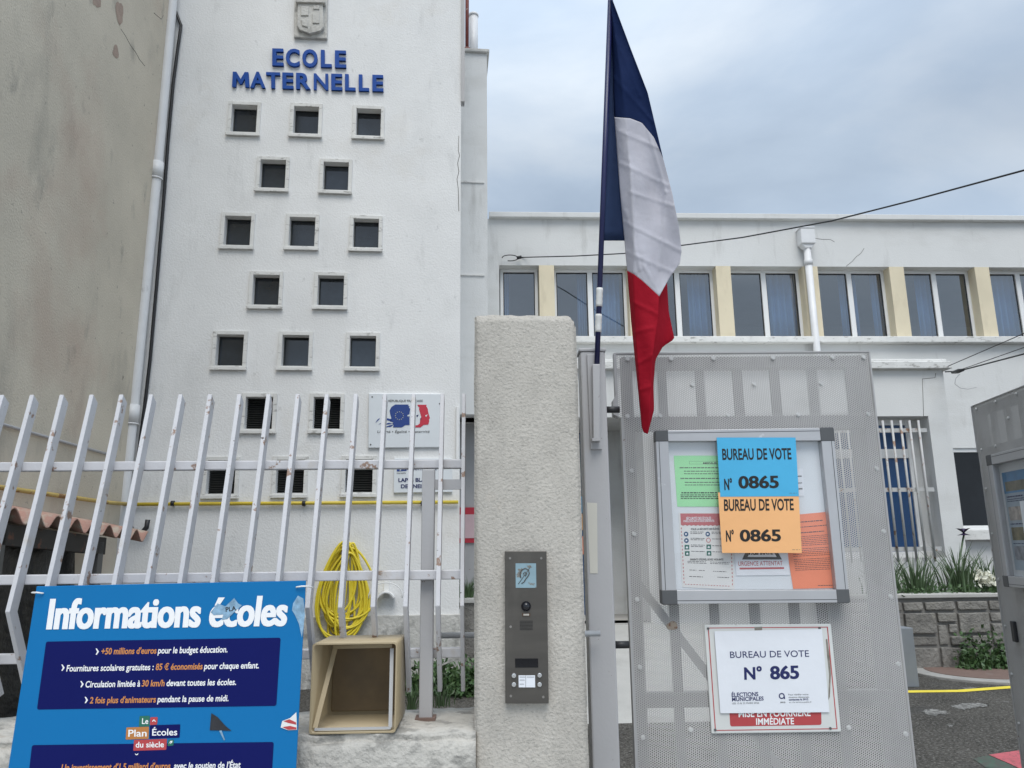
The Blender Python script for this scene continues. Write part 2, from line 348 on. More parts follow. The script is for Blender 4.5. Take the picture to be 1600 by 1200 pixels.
ORINK = mat('orange_ink', (.56, .22, .055), .6, .04); GRINK = mat('dark_green_ink', (.012, .13, .085), .6, .05); REDINK = mat('red_ink', (.42, .045, .05), .6, .05); OCHINK = mat('ochre_ink', (.43, .17, .04), .6, .05)
BOARD = mat('blue_print_board', (.004, .145, .37), .45, .03, 2, spec=.18); NAVYB = mat('navy_print', (.004, .007, .09), .5, .04, spec=.12)
SIGNW = mat('white_enamel_sign', (.66, .69, .71), .35, .03, 3); MBLUE = mat('flag_blue_print', (.012, .045, .22), .5, .05); MRED = mat('flag_red_print', (.50, .025, .05), .5, .05)
def cloth(name, c, tr=.35):
    m = mat(name, c, .8, .07, 8, bump=.45, bs=22, bdist=.010, spec=.15); t = m.node_tree; p = t.nodes['Principled BSDF']; o = t.nodes['Material Output']
    ts = N(t, 'ShaderNodeBsdfTranslucent'); ts.inputs[0].default_value = (*c, 1); ms = N(t, 'ShaderNodeMixShader'); ms.inputs[0].default_value = tr
    L_(t, p.outputs[0], ms.inputs[1]); L_(t, ts.outputs[0], ms.inputs[2]); L_(t, ms.outputs[0], o.inputs[0]); return m
F_BLUE = cloth('navy_cloth', (.016, .034, .115), .4); F_BLUE2 = cloth('pale_navy_cloth', (.06, .095, .20), .6); F_WHITE = cloth('white_cloth', (.62, .61, .66), .3); F_RED = cloth('red_cloth', (.44, .012, .030), .35)
POLE = mat('navy_pole_paint', (.008, .012, .07), .4, .05); TAPE = mat('white_tape', (.62, .62, .60), .55, .12, 25)
CURTAIN = mat('blue_curtain', (.20, .33, .54), .8, .06, 6); ROOM = mat('room_paint', (.6, .6, .58), .9, .05); BLUEDOOR = mat('blue_door_paint', (.010, .055, .16), .35, .12, 3)
REDSIGN = mat('red_sign_paint', (.42, .02, .04), .5, .05); CABLE = mat('black_cable', (.012, .012, .013), .5, .1)
TRANSL = mat('sticker_film', (.20, .33, .45), .25, .35, 60); STK = mat('black_sticker', (.02, .02, .023), .3, .3, 60)

# ------------------------------------------------------------------ frames
T = through(480, 700, 9.6, 5.2)          # stair tower front
MB = through(1180, 420, 13.0, 2.4)       # main building front
F = through(600, 948, 2.36, 2.3)         # fence, bend line
P = through(820, 700, 2.30, 1.2)         # gate pillar front
GP = through(930, 700, 2.66, .9)         # gate post
GT = through(1160, 700, 2.86, .7)        # left gate leaf
up = Vector((0, 0, 1))

# ------------------------------------------------------------------ ground
GF = Frame((0, 0, 0), 0)
g = G(); g.box(-300, 300, -200, 400, -.6, 0)
solo('ground', None, None, GF, (0, 0, 0), g, ASPH, kind='structure')
g = G(); g.box(-40, 40, -6, 2.2, 0, .12)
solo('pavement', None, None, GF, (0, 0, 0), g, CONC, kind='structure')
def gnd(px, py, z=0.0):
    r = ray(px, py); t = (z - EYE.z) / r.z; q = EYE + r * t; return (q.x, q.y)
g = G()
def strip(pts, wd, z):
    pl = [Vector(p) for p in pts]
    for a, b in zip(pl, pl[1:]):
        n = Vector((0, 1)) * wd / 2
        g.quad((a.x, a.y - wd / 2, z), (b.x, b.y - wd / 2, z), (b.x, b.y + wd / 2, z), (a.x, a.y + wd / 2, z))
strip([gnd(1290, 1083), gnd(1420, 1081), gnd(1500, 1080), gnd(1580, 1074), gnd(1690, 1069)], .13, .004)
solo('yellow_line', None, None, GF, (0, 0, 0), g, YLINE, kind='structure')
g = G(); a = [gnd(*p) for p in ((1545, 1180), (1600, 1172), (1640, 1172), (1640, 1205), (1600, 1205), (1580, 1195))]; g.f([g.v(x, y, .004) for x, y in a])
solo('red_marking', None, None, GF, (0, 0, 0), g, RLINE, kind='structure')
g = G(); a = [gnd(*p) for p in ((1520, 1186), (1545, 1181), (1580, 1196), (1590, 1206), (1540, 1200))]; g.f([g.v(x, y, .004) for x, y in a])
solo('green_marking', None, None, GF, (0, 0, 0), g, GLINE, kind='structure')

for pts_ in (((1441, 1112), (1450, 1109), (1462, 1109), (1478, 1112), (1483, 1114), (1470, 1117), (1455, 1119), (1447, 1117)), ((1486, 1103), (1505, 1100), (1530, 1099), (1545, 1102), (1538, 1106), (1520, 1106), (1505, 1109), (1492, 1107)), ((1478, 1134), (1490, 1131), (1492, 1133), (1483, 1136))):
    g = G(); a = [gnd(*p) for p in pts_]; o_ = []
    for (x0, y0), (x1, y1) in zip(a, a[1:] + a[:1]):
        for k in range(4): o_.append((x0 + (x1 - x0) * k / 4 + random.gauss(0, .012), y0 + (y1 - y0) * k / 4 + random.gauss(0, .02)))
    g.f([g.v(x, y, .004) for x, y in o_]); solo('worn_patch', None, None, GF, (0, 0, 0), g, mat('worn_cement', (.22, .215, .20), .95, .15, 6, spots=[((.07, .066, .06), 26, .47, .53, I3, .9)]), kind='structure')

# ------------------------------------------------------------------ stair tower
tu0 = T.at(235, 400)[0]; tu1 = T.at(719.5, 400)[0]; TZ = 11.2
WIN = [(358.5, 160, 405, 212), (455, 162, 502, 215), (553, 165, 599, 219), (402, 245, 451, 300), (500, 249, 550, 303),
       (347, 333, 396, 389), (447.5, 334, 497, 391.5), (548, 336.5, 596, 393.5), (391, 424, 440.6, 483), (492, 425, 542, 484),
       (333, 517, 385.6, 578), (437, 518, 486.5, 578.5), (541, 519, 592.7, 579.7), (379, 614, 430.7, 677), (485, 615, 536.6, 676),
       (318, 713, 373.5, 778.5), (426, 712, 481, 777.5), (534.7, 711, 587.5, 776.6)]
boxes = []
for x0, y0, x1, y1 in WIN:
    a = T.at(x0, y0); b = T.at(x1, y1); boxes.append(((a[0] + b[0]) / 2, (a[1] + b[1]) / 2, b[0] - a[0], a[1] - b[1]))
ww = sum(b[2] for b in boxes) / len(boxes); wh = sum(b[3] for b in boxes) / len(boxes)
bd = .050
holes = [(c[0] - ww / 2 + bd, c[0] + ww / 2 - bd, c[1] - wh / 2 + bd, c[1] + wh / 2 - bd) for c in boxes]
tower = Thing('stair_tower', 'tall white rendered stair tower with small square windows beside the tan wall', 'building', T, ((tu0 + tu1) / 2, 1.2, 0))
g = G(); zpl = T.at(560, 962)[1]
g.wall(tu0 - 1.0, tu1, zpl, TZ, 0, holes, .15); g.shell(tu0 - 1.0, tu1, 0, 3.2, zpl, TZ, ('front', 'bottom'))
tower.part('wall', g, WHITE)
g = G(); g.box(tu0 - 1.0, tu1 + .03, -.045, 3.23, 0, zpl); tower.part('plinth', g, STONE_W, bevel=.01)
def frame_g(hw, hh, b, d0, d1):
    g = G()
    g.box(-hw, -hw + b, d0, d1, -hh, hh); g.box(hw - b, hw, d0, d1, -hh, hh)
    g.box(-hw + b, hw - b, d0, d1, hh - b, hh); g.box(-hw + b, hw - b, d0, d1, -hh, -hh + b); return g
first = {}
for i, c in enumerate(boxes):
    kind = 'louvre' if i >= 13 else 'pane'
    pos = Vector((c[0], 0, c[1])) - tower.base
    if kind not in first:
        fo = link_mesh('window', frame_g(ww / 2, wh / 2, bd, -.022, .0), WHITE_FR, tower.o, bevel=.004); fo.location = pos
        gs = G(); gs.box(-ww / 2 - .012, ww / 2 + .012, -.045, -.0225, -wh / 2 - .012, -wh / 2 + .03); link_mesh('sill', gs, WHITE_FR, fo, bevel=.004)
        hw, hh = ww / 2 - bd, wh / 2 - bd
        if kind == 'pane':
            gf = frame_g(hw, hh, .014, .10, .13); link_mesh('casement', gf, LOUVRE, fo)
            gp = G(); gp.box(-hw + .014, hw - .014, .112, .122, -hh + .014, hh - .014); link_mesh('pane', gp, DARKGLASS, fo)
        else:
            gp = G()
            for k in range(14):
                z = -hh + (k + .5) * 2 * hh / 14
                gp.prism_x([(.085, z - .004), (.12, z + .022), (.125, z + .018), (.09, z - .008)], -hw, hw)
            link_mesh('louvre', gp, LOUVRE, fo)
            gp = G(); gp.box(-hw, hw, .14, .149, -hh, hh); link_mesh('pane', gp, DARKIN, fo)
        first[kind] = fo
    else: copy_part(first[kind], tower.o, pos)
# carved crest
cq = q4(T, -.05, (461, -30), (512, -30), (511, 60), (459, 58))
g = G(); g.prism(cq, -.05, .0); crest = tower.part('crest', g, STONE_W, bevel=.01)
g = G(); g.prism(q4(T, -.1, (465, 4), (504, 5), (506, 42), (500, 48), (484, 52), (468, 46), (464, 40)), -.1, -.05)
g.prism(q4(T, -.13, (462, -4), (508, -3), (508, 4), (462, 3)), -.13, -.05)
for p in (((470, 10), (482, 10), (482, 24), (470, 24)), ((488, 20), (499, 20), (499, 36), (488, 36)), ((470, 30), (481, 30), (481, 42), (472, 40)), ((489, 8), (499, 8), (499, 14), (489, 14))):
    g.prism(q4(T, -.115, *p), -.115, -.1)
tower.part('shield', g, STONE_W, crest, bevel=.008)
# edge gutter strip at right top
g = G(); a = T.at(719, 0); b = T.at(725.5, 160)
g.box(tu1, tu1 + .05, -.03, .1, b[1], TZ); tower.part('edge_flashing', g, GREYM)

def letters(name, label, word, xs, y0, slope, h0, h1):
    x_first = xs[0][0]; b0 = T.at(x_first, y0)
    th = Thing(name, label, 'lettering', T, (b0[0], -.06, b0[1]))
    for ch, (xa, xb) in zip(word, xs):
        f_ = (xa - xs[0][0]) / (xs[-1][1] - xs[0][0]); yb = y0 + slope * (xa - x_first); h = h0 + (h1 - h0) * f_
        yb2 = y0 + slope * (xb - x_first)
        if ch == 'M':                        # drawn by hand: splayed heavy capital
            A, B, C = (Vector(T.at(*p, -.006)) for p in ((xa, yb), (xb, yb2), (xa, yb - h))); g = G()
            g.prism([tuple(A + (B - A) * a + (C - A) * c) for a, c in ((0, 0), (.05, 1), (.26, 1), (.5, .52), (.74, 1), (.95, 1), (1, 0), (.77, 0), (.74, .58), (.56, .2), (.44, .2), (.26, .58), (.23, 0))], -.038, -.006); th.part('letter', g, BLUE_L); continue
        g = G(); g.text(T, -.006, ch, (xa, yb), (xb, yb2), (xa, yb - h), bold=.031 if ch not in 'MN' else .02, ext=.032)
        th.part('letter', g, BLUE_L)
z2 = lambda x: 340 + .275 * x
letters('raised_lettering', 'blue raised capitals reading ECOLE under the stone crest', 'ECOLE', [(z2(a), z2(b)) for a, b in ((313, 377), (390, 468), (483, 570), (588, 650), (668, 732))], 103.5, .031, 25, 25)
letters('raised_lettering', 'blue raised capitals reading MATERNELLE above the top windows', 'MATERNELLE', [(z2(a), z2(b)) for a, b in ((85, 183), (188, 275), (278, 357), (370, 433), (448, 530), (548, 630), (647, 710), (725, 785), (803, 862), (880, 943))], 137.2, .029, 23.2, 24)

# ------------------------------------------------------------------ tan building at left
tan = Thing('tan_building', 'bare tan rendered building with stained blank side wall at the left', 'building', T, (tu0 - 3, -3, 0))
g = G(); g.box(tu0 - 7, tu0, -8.6, 3.2, 0, 13); tan.part('wall', g, TAN)
LW = Frame(T.W(tu0, 0, 0), T.yaw + R(90))     # local x = deeper along the wall, y<0 = into the yard
def blob(fr, d, cx, cy, rx, ry, n=14, amp=.25, rot=0):
    ph = random.random() * 6; o = []
    for k in range(n):
        a = 2 * math.pi * k / n; r = 1 + amp * math.sin(3 * a + ph) * .5 + amp * random.uniform(-.5, .5)
        x, y = rx * r * math.cos(a), ry * r * math.sin(a)
        o.append(fr.at(cx + x * math.cos(rot) - y * math.sin(rot), cy + x * math.sin(rot) + y * math.cos(rot), d))
    return o
def to_fr(fr0, fr1, u, d, z): return fr1.loc(fr0.W(u, d, z))
CRK = mat('crack_shadow', (.12, .11, .10), .95)
for cx, cy, rx, ry in ((187, 20, 5.5, 18), (181, 81, 4.5, 10), (152, 3, 6.5, 9)):
    g = G(); pts = blob(LW, -.003, cx, cy, rx, ry, rot=-.08); g.f([g.v(*to_fr(LW, T, u, -.003, z)) for u, z in pts]); tan.part('bare_patch', g, PEEL)
for pl, r in (([(190, 45), (196, 55), (203, 70), (213, 82), (219, 93), (225, 103)], .004), ([(240, 20), (252, 30), (254, 24)], .004)):
    g = G(); g.tube([to_fr(LW, T, *(lambda q: (q[0], .001, q[1]))(LW.at(x + random.uniform(-1.5, 1.5), y, 0))) for x, y in pl], r, 5); tan.part('crack', g, CRK)
# wall-side conduit
def wall_tube(fr, d, pts, r): return [(*(lambda q: (q[0], d, q[1]))(fr.at(x, y, d)),) for x, y in pts]
g = G(); pts = wall_tube(LW, -.03, [(-60, 645), (0, 662), (90, 688), (180, 713)], 0); g.tube(pts, .016)
solo('conduit', 'thin grey conduit running along the tan wall', 'pipe', LW, pts[2], g, GREYP)
# drain pipe in the corner
g = G(); D = -.12
pp = [(272, -40), (268, 20), (245, 267)]
pts = [(*(lambda q: (q[0], D, q[1]))(T.at(x, y, D)),) for x, y in ((271, -20), (245, 267), (207, 648), (197, 740))]
bz = pts[-1]; slope = (pts[2][0] - pts[0][0]) / (pts[2][2] - pts[0][2])
x_mid = sum(p[0] for p in pts) / 4
pipe = Thing('drain_pipe', 'white drainpipe in the corner between the tan wall and tower', 'pipe', T, (pts[3][0], D, 0))
g.tube([(pts[0][0], D, 11), *pts[:4], (pts[3][0], D, 0)], .066, 14); pipe.part('pipe', g, PLASTIC_W)
for k in (1, 2):
    g = G(); x, y, z = pts[k]; g.tube([(x, y, z - .1), (x, y, z + .12)], .08, 14); g.tube([(x, y, z - .125), (x, y, z - .105)], .083, 14); pipe.part('collar', g, PLASTIC_W)
# black cable beside it
g = G(); D = -.04
cp = [(258, -30), (264, 2), (275, 18), (283, 40), (278, 70), (270, 130), (262, 220), (257, 300), (245, 440), (235, 560), (226, 640), (215, 720), (204, 790), (203, 812)]
pts = [(*(lambda q: (q[0], D, q[1]))(T.at(x + random.uniform(-.8, .8), y, D)),) for x, y in cp]
g.tube(pts, .021, 7); solo('power_cable', 'thick black cable dropping down beside the white drainpipe', 'cable', T, pts[-1], g, CABLE)
g = G(); D = -.1
pts = [(*(lambda q: (q[0], D, q[1]))(T.at(x, y, D)),) for x, y in ((202, 806), (202, 818), (206, 828), (214, 833), (222, 832), (229, 824), (231, 812))]
g.tube(pts, .03, 8); solo('corrugated_sleeve', 'black sleeve curling under the end of the tile roof', 'hose', T, pts[3], g, BLACK)
g = G(); pts = [(*(lambda q: (q[0], D, q[1]))(T.at(x, y, D)),) for x, y in ((183, 700), (181, 780), (176, 900))]
g.tube([pts[0], pts[1], (pts[2][0], D, 0)], .022); solo('conduit', 'slim grey vertical pipe beside the shed post', 'pipe', T, (pts[2][0], D, 0), g, GREYP)
# yellow gas pipe
gas = Thing('gas_pipe', 'yellow gas pipe crossing the tower and turning along the tan wall', 'pipe', T, ((tu0 + tu1) / 2, -.05, T.at(480, 787)[1]))
zg = T.at(480, 787)[1]; D = -.05
a = T.at(203, 788, D); b = T.at(716, 784.5, D); g = G(); g.tube([(a[0], D, a[1]), (b[0], D, b[1])], .022, 10); gas.part('pipe', g, GASY)
g = G(); q0 = LW.at(168, 785, -.06); q1 = LW.at(10, 763, -.06); q2 = LW.at(-80, 749, -.06)
w0 = to_fr(LW, T, q0[0], -.06, q0[1]); w1 = to_fr(LW, T, q1[0], -.06, q1[1]); w2 = to_fr(LW, T, q2[0], -.06, q2[1])
g.tube([(a[0], D, a[1]), w0, w1, w2], .022, 10); gas.part('rusty_pipe', g, GASR)
for px in (270, 475, 660):
    u, z = T.at(px, 786.5, D); g = G(); g.tube([(u - .02, D, z), (u + .02, D, z)], .032, 10); g.box(u - .008, u + .008, D, 0, z - .01, z + .01); gas.part('clip', g, BLACK)

# ------------------------------------------------------------------ lean-to with corrugated roof
DE = -.62
e0 = LW.at(-30, 797, DE); e1 = LW.at(212, 836, DE)
zA, zB = e0[1], e1[1]
shed = Thing('lean_to_shed', 'dark lean-to shed with faded corrugated tile roof against the tan wall', 'shed', LW, (e0[0], -.3, 0))
g = G(); n = 110; pit = (e1[0] - e0[0]) / 8.2
def rf(s, t):
    u = e0[0] + (e1[0] + .35 - e0[0]) * s; z = zA + (zB - zA) * (u - e0[0]) / (e1[0] - e0[0])
    return (u, DE * (1 - t), z + .13 * t + .055 * math.sin(2 * math.pi * (u - e0[0]) / pit))
g.grid(rf, n, 5); shed.part('roof', g, TERRA, solid=.014)
g = G(); zz0 = zB - .09; ue = LW.at(160, 860, DE + .08)[0]
def ed(u): return zA + (zB - zA) * (u - e0[0]) / (e1[0] - e0[0])
g.prism([(e0[0], ed(e0[0]) - .06), (ue, ed(ue) - .06), (ue, ed(ue) - .22), (e0[0], ed(e0[0]) - .22)], DE + .05, DE + .12); shed.part('beam', g, WOOD, bevel=.004)
for uu in (ue - .1, e0[0] + .4):
    g = G(); g.box(uu - .05, uu + .06, DE + .05, DE + .16, 0, ed(uu) - .1); shed.part('post', g, GREYW, bevel=.005)
g = G(); g.grid(lambda s, t: (e0[0] - .5 + (ue - e0[0] + .4) * s, DE + .3 + .03 * math.sin(s * 23) + .02 * math.sin(t * 9 + s * 5), 1.75 * t), 60, 14); shed.part('shade_plastic_sheet', g, SHADE_TARP)  # sheet darkens the opening: painted shade under the roof, plastic lower down

g = G(); g.tube([(*(lambda q: (q[0], -.001, q[1]))(T.at(x, y, 0)),) for x, y in ((717, 212), (716, 235), (718, 243), (715, 255), (717, 268), (714, 280), (716, 295), (717, 330))], .004, 5); tower.part('crack', g, CRK)
# ------------------------------------------------------------------ hose, holder, wall signs on the tower
hx, hz = T.at(538, 850, -.12)
hose = Thing('garden_hose', 'yellow hose hanging in long loops on the tower wall', 'hose', T, (hx, -.08, T.at(538, 1000)[1]))
g = G()
def loop(xt, xb, wl, yt, yb, d):
    o = []
    for k in range(36):
        a = 2 * math.pi * k / 36; t = (1 - math.cos(a)) / 2               # 0 at the top, 1 at the bottom
        wd = wl * (.38 + .62 * t ** .8) * math.sin(a)
        x = xt + (xb - xt) * t + wd; y = yt + (yb - yt) * t
        dd = d + .03 * math.sin(a + d * 40)
        u, z = T.at(x, y, dd); o.append((u, dd, z))
    return o
for k in range(17):
    f_ = random.random()
    g.tube(loop(541 + random.uniform(-10, 12), 530 + random.uniform(-14, 14), random.uniform(12, 54), 847 + random.uniform(0, 18), 1002 - random.uniform(0, 44), -.07 - .006 * k), .0145, 7, closed=True)
g.tube(loop(538, 530, 47, 846, 1003, -.17), .0145, 7, closed=True)
hose.part('coil', g, HOSE)
g = G(); u, z = T.at(539, 866, 0); g.tube([(u, 0, z), (u, -.2, z), (u, -.22, z + .05)], .012, 7); g.box(u - .03, u + .03, -.02, 0, z - .08, z + .08); hose.part('hook', g, BLACK)
hb = T.at(604, 925, 0)
hold = Thing('hose_hanger', 'empty white half round hose hanger on the wall beside the yellow hose', 'hose hanger', T, (hb[0], 0, hb[1]))
g = G(); arc = [(hb[0] + .115 * math.cos(a), hb[1] - .1 + .115 * math.sin(a)) for a in [math.pi * (.12 + .76 * k / 12) for k in range(13)]]
inner = [(hb[0] + .095 * math.cos(a), hb[1] - .1 + .095 * math.sin(a)) for a in [math.pi * (.88 - .76 * k / 12) for k in range(13)]]
g.prism(arc + inner, -.17, -.02); g.box(hb[0] - .035, hb[0] + .035, -.02, 0, hb[1] - .06, hb[1] + .14); hold.part('saddle', g, ALU_W, bevel=.003)
g = G(); g.tube([(hb[0] + .2 * math.cos(a), -.16, hb[1] - .04 + .16 * math.sin(a)) for a in [math.pi * (-.05 + 1.1 * k / 14) for k in range(15)]], .006, 6); hold.part('guard_wire', g, ALU_W)

# RF sign
SD = -.035
z8 = lambda x, y: (560 + x / 6, 590 + y / 6)
q = q4(T, SD, (576, 614), (690, 615), (689, 699), (575, 700))
rf_ = Thing('republic_sign', 'white Republique Francaise sign with blue and red profile on the tower', 'sign', T, (*(lambda p: (p[0], SD, p[1]))(bil(q, .5, 1)),))
g = G(); g.prism(q, SD, 0); rf_.part('panel', g, SIGNW, bevel=.008)
E = SD - .004
def ply(fr, d, conv, pts): return [fr.at(*conv(*p), d) for p in pts]
g = G(); g.flat(ply(T, E, z8, [(345, 252), (472, 252), (466, 262), (480, 270), (474, 280), (486, 292), (478, 345), (462, 352), (480, 365), (480, 443), (437, 446), (408, 467), (325, 467), (330, 445), (318, 430), (330, 420), (296, 410), (310, 385), (300, 350), (292, 310), (310, 275)]), E)
g.flat(ply(T, E, z8, [(240, 400), (262, 378), (300, 388), (312, 382), (308, 410), (265, 398), (245, 412)]), E)
g.flat(ply(T, E, z8, [(243, 440), (285, 422), (322, 432), (262, 440)]), E); g.flat(ply(T, E, z8, [(240, 466), (295, 446), (330, 440), (305, 462)]), E)
g.flat(ply(T, E, z8, [(158, 425), (180, 392), (205, 378), (185, 402)]), E); g.flat(ply(T, E, z8, [(185, 442), (205, 428), (215, 430)]), E)
rf_.part('blue_profile', g, MBLUE)
g = G(); g.flat(ply(T, E, z8, [(552, 254), (640, 254), (636, 268), (650, 290), (655, 325), (662, 350), (672, 380), (662, 390), (664, 410), (655, 440), (612, 443), (582, 467), (522, 467), (524, 448), (555, 446), (575, 430), (580, 390), (590, 370), (578, 330), (568, 295), (572, 280), (560, 270)]), E); rf_.part('red_profile', g, MRED)
g = G(); g.flat(ply(T, E - .002, z8, [(458, 352), (482, 345), (470, 362), (466, 370)]), E - .002); g.flat(ply(T, E - .002, z8, [(626, 355), (650, 345), (640, 362), (634, 370)]), E - .002); rf_.part('white_eye', g, SIGNW)
g = G(); g.flat(ply(T, E, z8, [(542, 355), (565, 346), (556, 364), (550, 370)]), E); g.flat(ply(T, E, z8, [(578, 385), (592, 372), (588, 395), (580, 400)]), E); rf_.part('eye', g, INKN)
g = G()
for k in range(12):
    a = 2 * math.pi * k / 12; g.flat(ply(T, E - .002, z8, [(384 + 38 * math.cos(a) + 4 * math.cos(b), 357 + 37 * math.sin(a) + 4 * math.sin(b)) for b in [math.pi * j / 3 for j in range(6)]]), E - .002)
rf_.part('star_ring', g, mat('gold_print', (.60, .58, .40), .5))
g = G(); g.text(T, E, 'RÉPUBLIQUE FRANÇAISE', z8(282, 228), z8(604, 228), z8(282, 208), bold=.012)
g.text(T, E, 'Liberté • Égalité • Fraternité', z8(176, 518), z8(666, 516), z8(181, 496), bold=.008); rf_.part('lettering', g, INKG)
g = G()
for p in ((130, 181), (115, 628), (762, 245), (775, 628)):
    u, z = T.at(*z8(*p), SD); g.tube([(u, SD - .004, z), (u, SD, z)], .01, 8)
rf_.part('screw', g, INKG)
# school name sign
q = q4(T, SD, (616, 716), (668, 716), (667, 769), (615, 770))
q[1] = (q[0][0] + .72, q[1][1]); q[2] = (q[3][0] + .73, q[2][1])
ns = Thing('school_name_sign', 'small white school name sign half hidden by the grey fence post', 'sign', T, (*(lambda p: (p[0], SD, p[1]))(bil(q, .5, 1)),))
g = G(); g.prism(q, SD, 0); ns.part('panel', g, SIGNW, bevel=.004)
g = G(); g.flat(ply(T, E, z8, [(360, 845), (450, 842), (450, 874), (360, 880)]), E); ns.part('logo_block', g, MBLUE)
g = G(); g.flat(ply(T, E - .002, z8, [(385, 870), (402, 842), (410, 842), (398, 872)]), E - .002); g.flat(ply(T, E - .002, z8, [(415, 860), (440, 845), (436, 862)]), E - .002); ns.part('logo_sail', g, SIGNW)
g = G(); g.text(T, E, 'ÉCOLE MATERNELLE', z8(392, 868), z8(735, 866), z8(392, 845), bold=.015)
g.text(T, E, 'LAPIN BLANC', z8(375, 978), z8(705, 974), z8(375, 944), bold=.03); g.text(T, E, 'DES NEIGES', z8(398, 1036), z8(690, 1034), z8(398, 1002), bold=.03); ns.part('lettering', g, INKN)
g = G(); g.text(T, E, 'marseille', z8(360, 902), z8(446, 900), z8(360, 888), bold=.01); ns.part('small_print', g, INKG)

# small vertical white trunking on the tower corner
g = G(); a = T.at(719, 635, -.03); b = T.at(719, 718, -.03); g.box(a[0] - .05, a[0] - .015, -.04, 0, b[1], a[1]); solo('cable_trunking', 'short white cable trunking at the tower corner', 'trunking', T, (a[0], 0, b[1]), g, ALU_W, bevel=.004)

# ------------------------------------------------------------------ main building
DE_ = -1.5                                                     # entrance block front
zroof = MB.at(1180, 345)[1]; ztop = MB.at(1180, 337)[1]
z_wt = MB.at(1180, 416)[1]; z_wb = MB.at(1180, 528)[1]
mu0 = MB.at(690, 400)[0]; mu1 = mu0 + 26
c1 = MB.at(1118, 416)[0]; c2 = MB.at(1522, 416)[0]; pitc = (c2 - c1) / 3; cw = MB.at(1141, 416)[0] - c1
school = Thing('school_building', 'long two storey white school building with a band of upper windows', 'building', MB, (c1, 2, 0))
u_wl = MB.at(780, 416)[0]
band = (u_wl, c1 + 7 * pitc, z_wb, z_wt)
lw = (MB.at(1490, 760)[0], MB.at(1490, 760)[0] + 1.45, MB.at(1500, 828)[1], MB.at(1500, 700)[1])
pd = MB.at(1180, 600)[0]
g = G(); g.wall(mu0, mu1, 0, zroof, 0, [band, lw], .30); g.shell(mu0, mu1, 0, 9, 0, zroof, ('front', 'bottom')); school.part('wall', g, WHITE2)
g = G(); g.box(MB.at(764, 340)[0], mu1 + .1, -.10, 9.1, zroof, ztop); school.part('roof_coping', g, WHITE2, bevel=.01)
zs0 = MB.at(1180, 538)[1]; g = G(); g.box(u_wl - .05, mu1, -.14, .0, zs0, z_wb - .004); school.part('sill_ledge', g, WHITE_FR, bevel=.012)
g = G(); g.box(u_wl - .1, mu1 - 1, .32, 5.5, z_wb - .8, z_wt + .5)
rm = school.part('room', g, ROOM)
# columns and windows between
fw = None
for k in range(-2, 7):
    ca = c1 + k * pitc
    g = G(); g.box(ca, ca + cw, -.004, .31, z_wb, z_wt); school.part('pilaster', g, YELLOWCOL)
wl = pitc - cw; hz_ = (z_wt - z_wb) / 2
def school_window(u0, width, panes, first=None):
    cxw = u0 + width / 2
    fo = None
    g = frame_g(width / 2, hz_ - .0, .055, .20, .26)
    for m_ in range(1, panes):
        x = -width / 2 + m_ * width / panes; g.box(x - .045, x + .045, .19, .265, -hz_ + .055, hz_ - .055)
    fo = link_mesh('window', g, ALU_W, school.o, bevel=.004); fo.location = Vector((cxw, 0, (z_wt + z_wb) / 2)) - school.base
    for m_ in range(panes):
        x0 = -width / 2 + .055 + (m_ > 0) * (m_ * width / panes - .055 + .045); x1 = -width / 2 + (m_ + 1) * width / panes - (.055 if m_ == panes - 1 else .045)
        g = G(); g.box(x0, x1, .225, .232, -hz_ + .055, hz_ - .055); link_mesh('pane', g, GLASS, fo)
        fr_g = frame_g((x1 - x0) / 2, hz_ - .055, .016, .216, .2245)
        for v in fr_g.bm.verts: v.co.x += (x0 + x1) / 2
        link_mesh('seal', fr_g, BLACK, fo)
    return fo
w0_ = school_window(u_wl + .02, c1 - 2 * pitc - u_wl - .03, 1)
w1_ = school_window(c1 - 2 * pitc + cw, wl, 2)
for k in range(-1, 6):
    copy_part(w1_, school.o, w1_.location + Vector(((k + 2) * pitc, 0, 0)))
# curtains hang inside: (px0, px1)
def curtain(pa, pb):
    a = MB.at(pa, 470, .42)[0]; b = MB.at(pb, 470, .42)[0]; n = max(4, int((b - a) / .1))
    g = G(); g.grid(lambda s, t: (a + (b - a) * s, .42 + .035 * math.sin(s * n * 2 * math.pi * .9), z_wb - .15 + (z_wt - z_wb + .3) * t), n * 8, 2); school.part('curtain', g, CURTAIN, solid=.004)
for pa, pb in ((784, 795), (921, 968), (902, 915), (1075, 1110), (1197, 1243), (1312, 1338), (1362, 1380), (1432, 1462), (1552, 1585)): curtain(pa, pb)
g = G()
for px, wpx in ((1290, 24), (1160, 22), (1060, 24), (1475, 30)):
    a = MB.at(px, 470, 4)[0]; b = MB.at(px + wpx, 470, 4)[0]; g.box(a, b, 4.0, 4.06, z_wb + .1, z_wb + .75)
for v in g.bm.verts: v.co.y += 1.43
school.part('wall_picture', g, P_W2)
# the room box has to be open to the windows: remove its front face
me = rm.data; bm = bmesh.new(); bm.from_mesh(me)
for f_ in bm.faces[:]:
    if all(v.co.y < .33 - 2 for v in f_.verts): bm.faces.remove(f_)
bm.to_mesh(me); bm.free()
for pl in ([(1322, 416), (1331, 409), (1338, 401), (1345, 396), (1350, 388)], [(1272, 372), (1285, 374), (1297, 374), (1304, 378)]):
    g = G(); g.tube([(*(lambda q: (q[0], -.001, q[1]))(MB.at(x, y, 0)),) for x, y in pl], .0035, 5); school.part('crack', g, CRK)
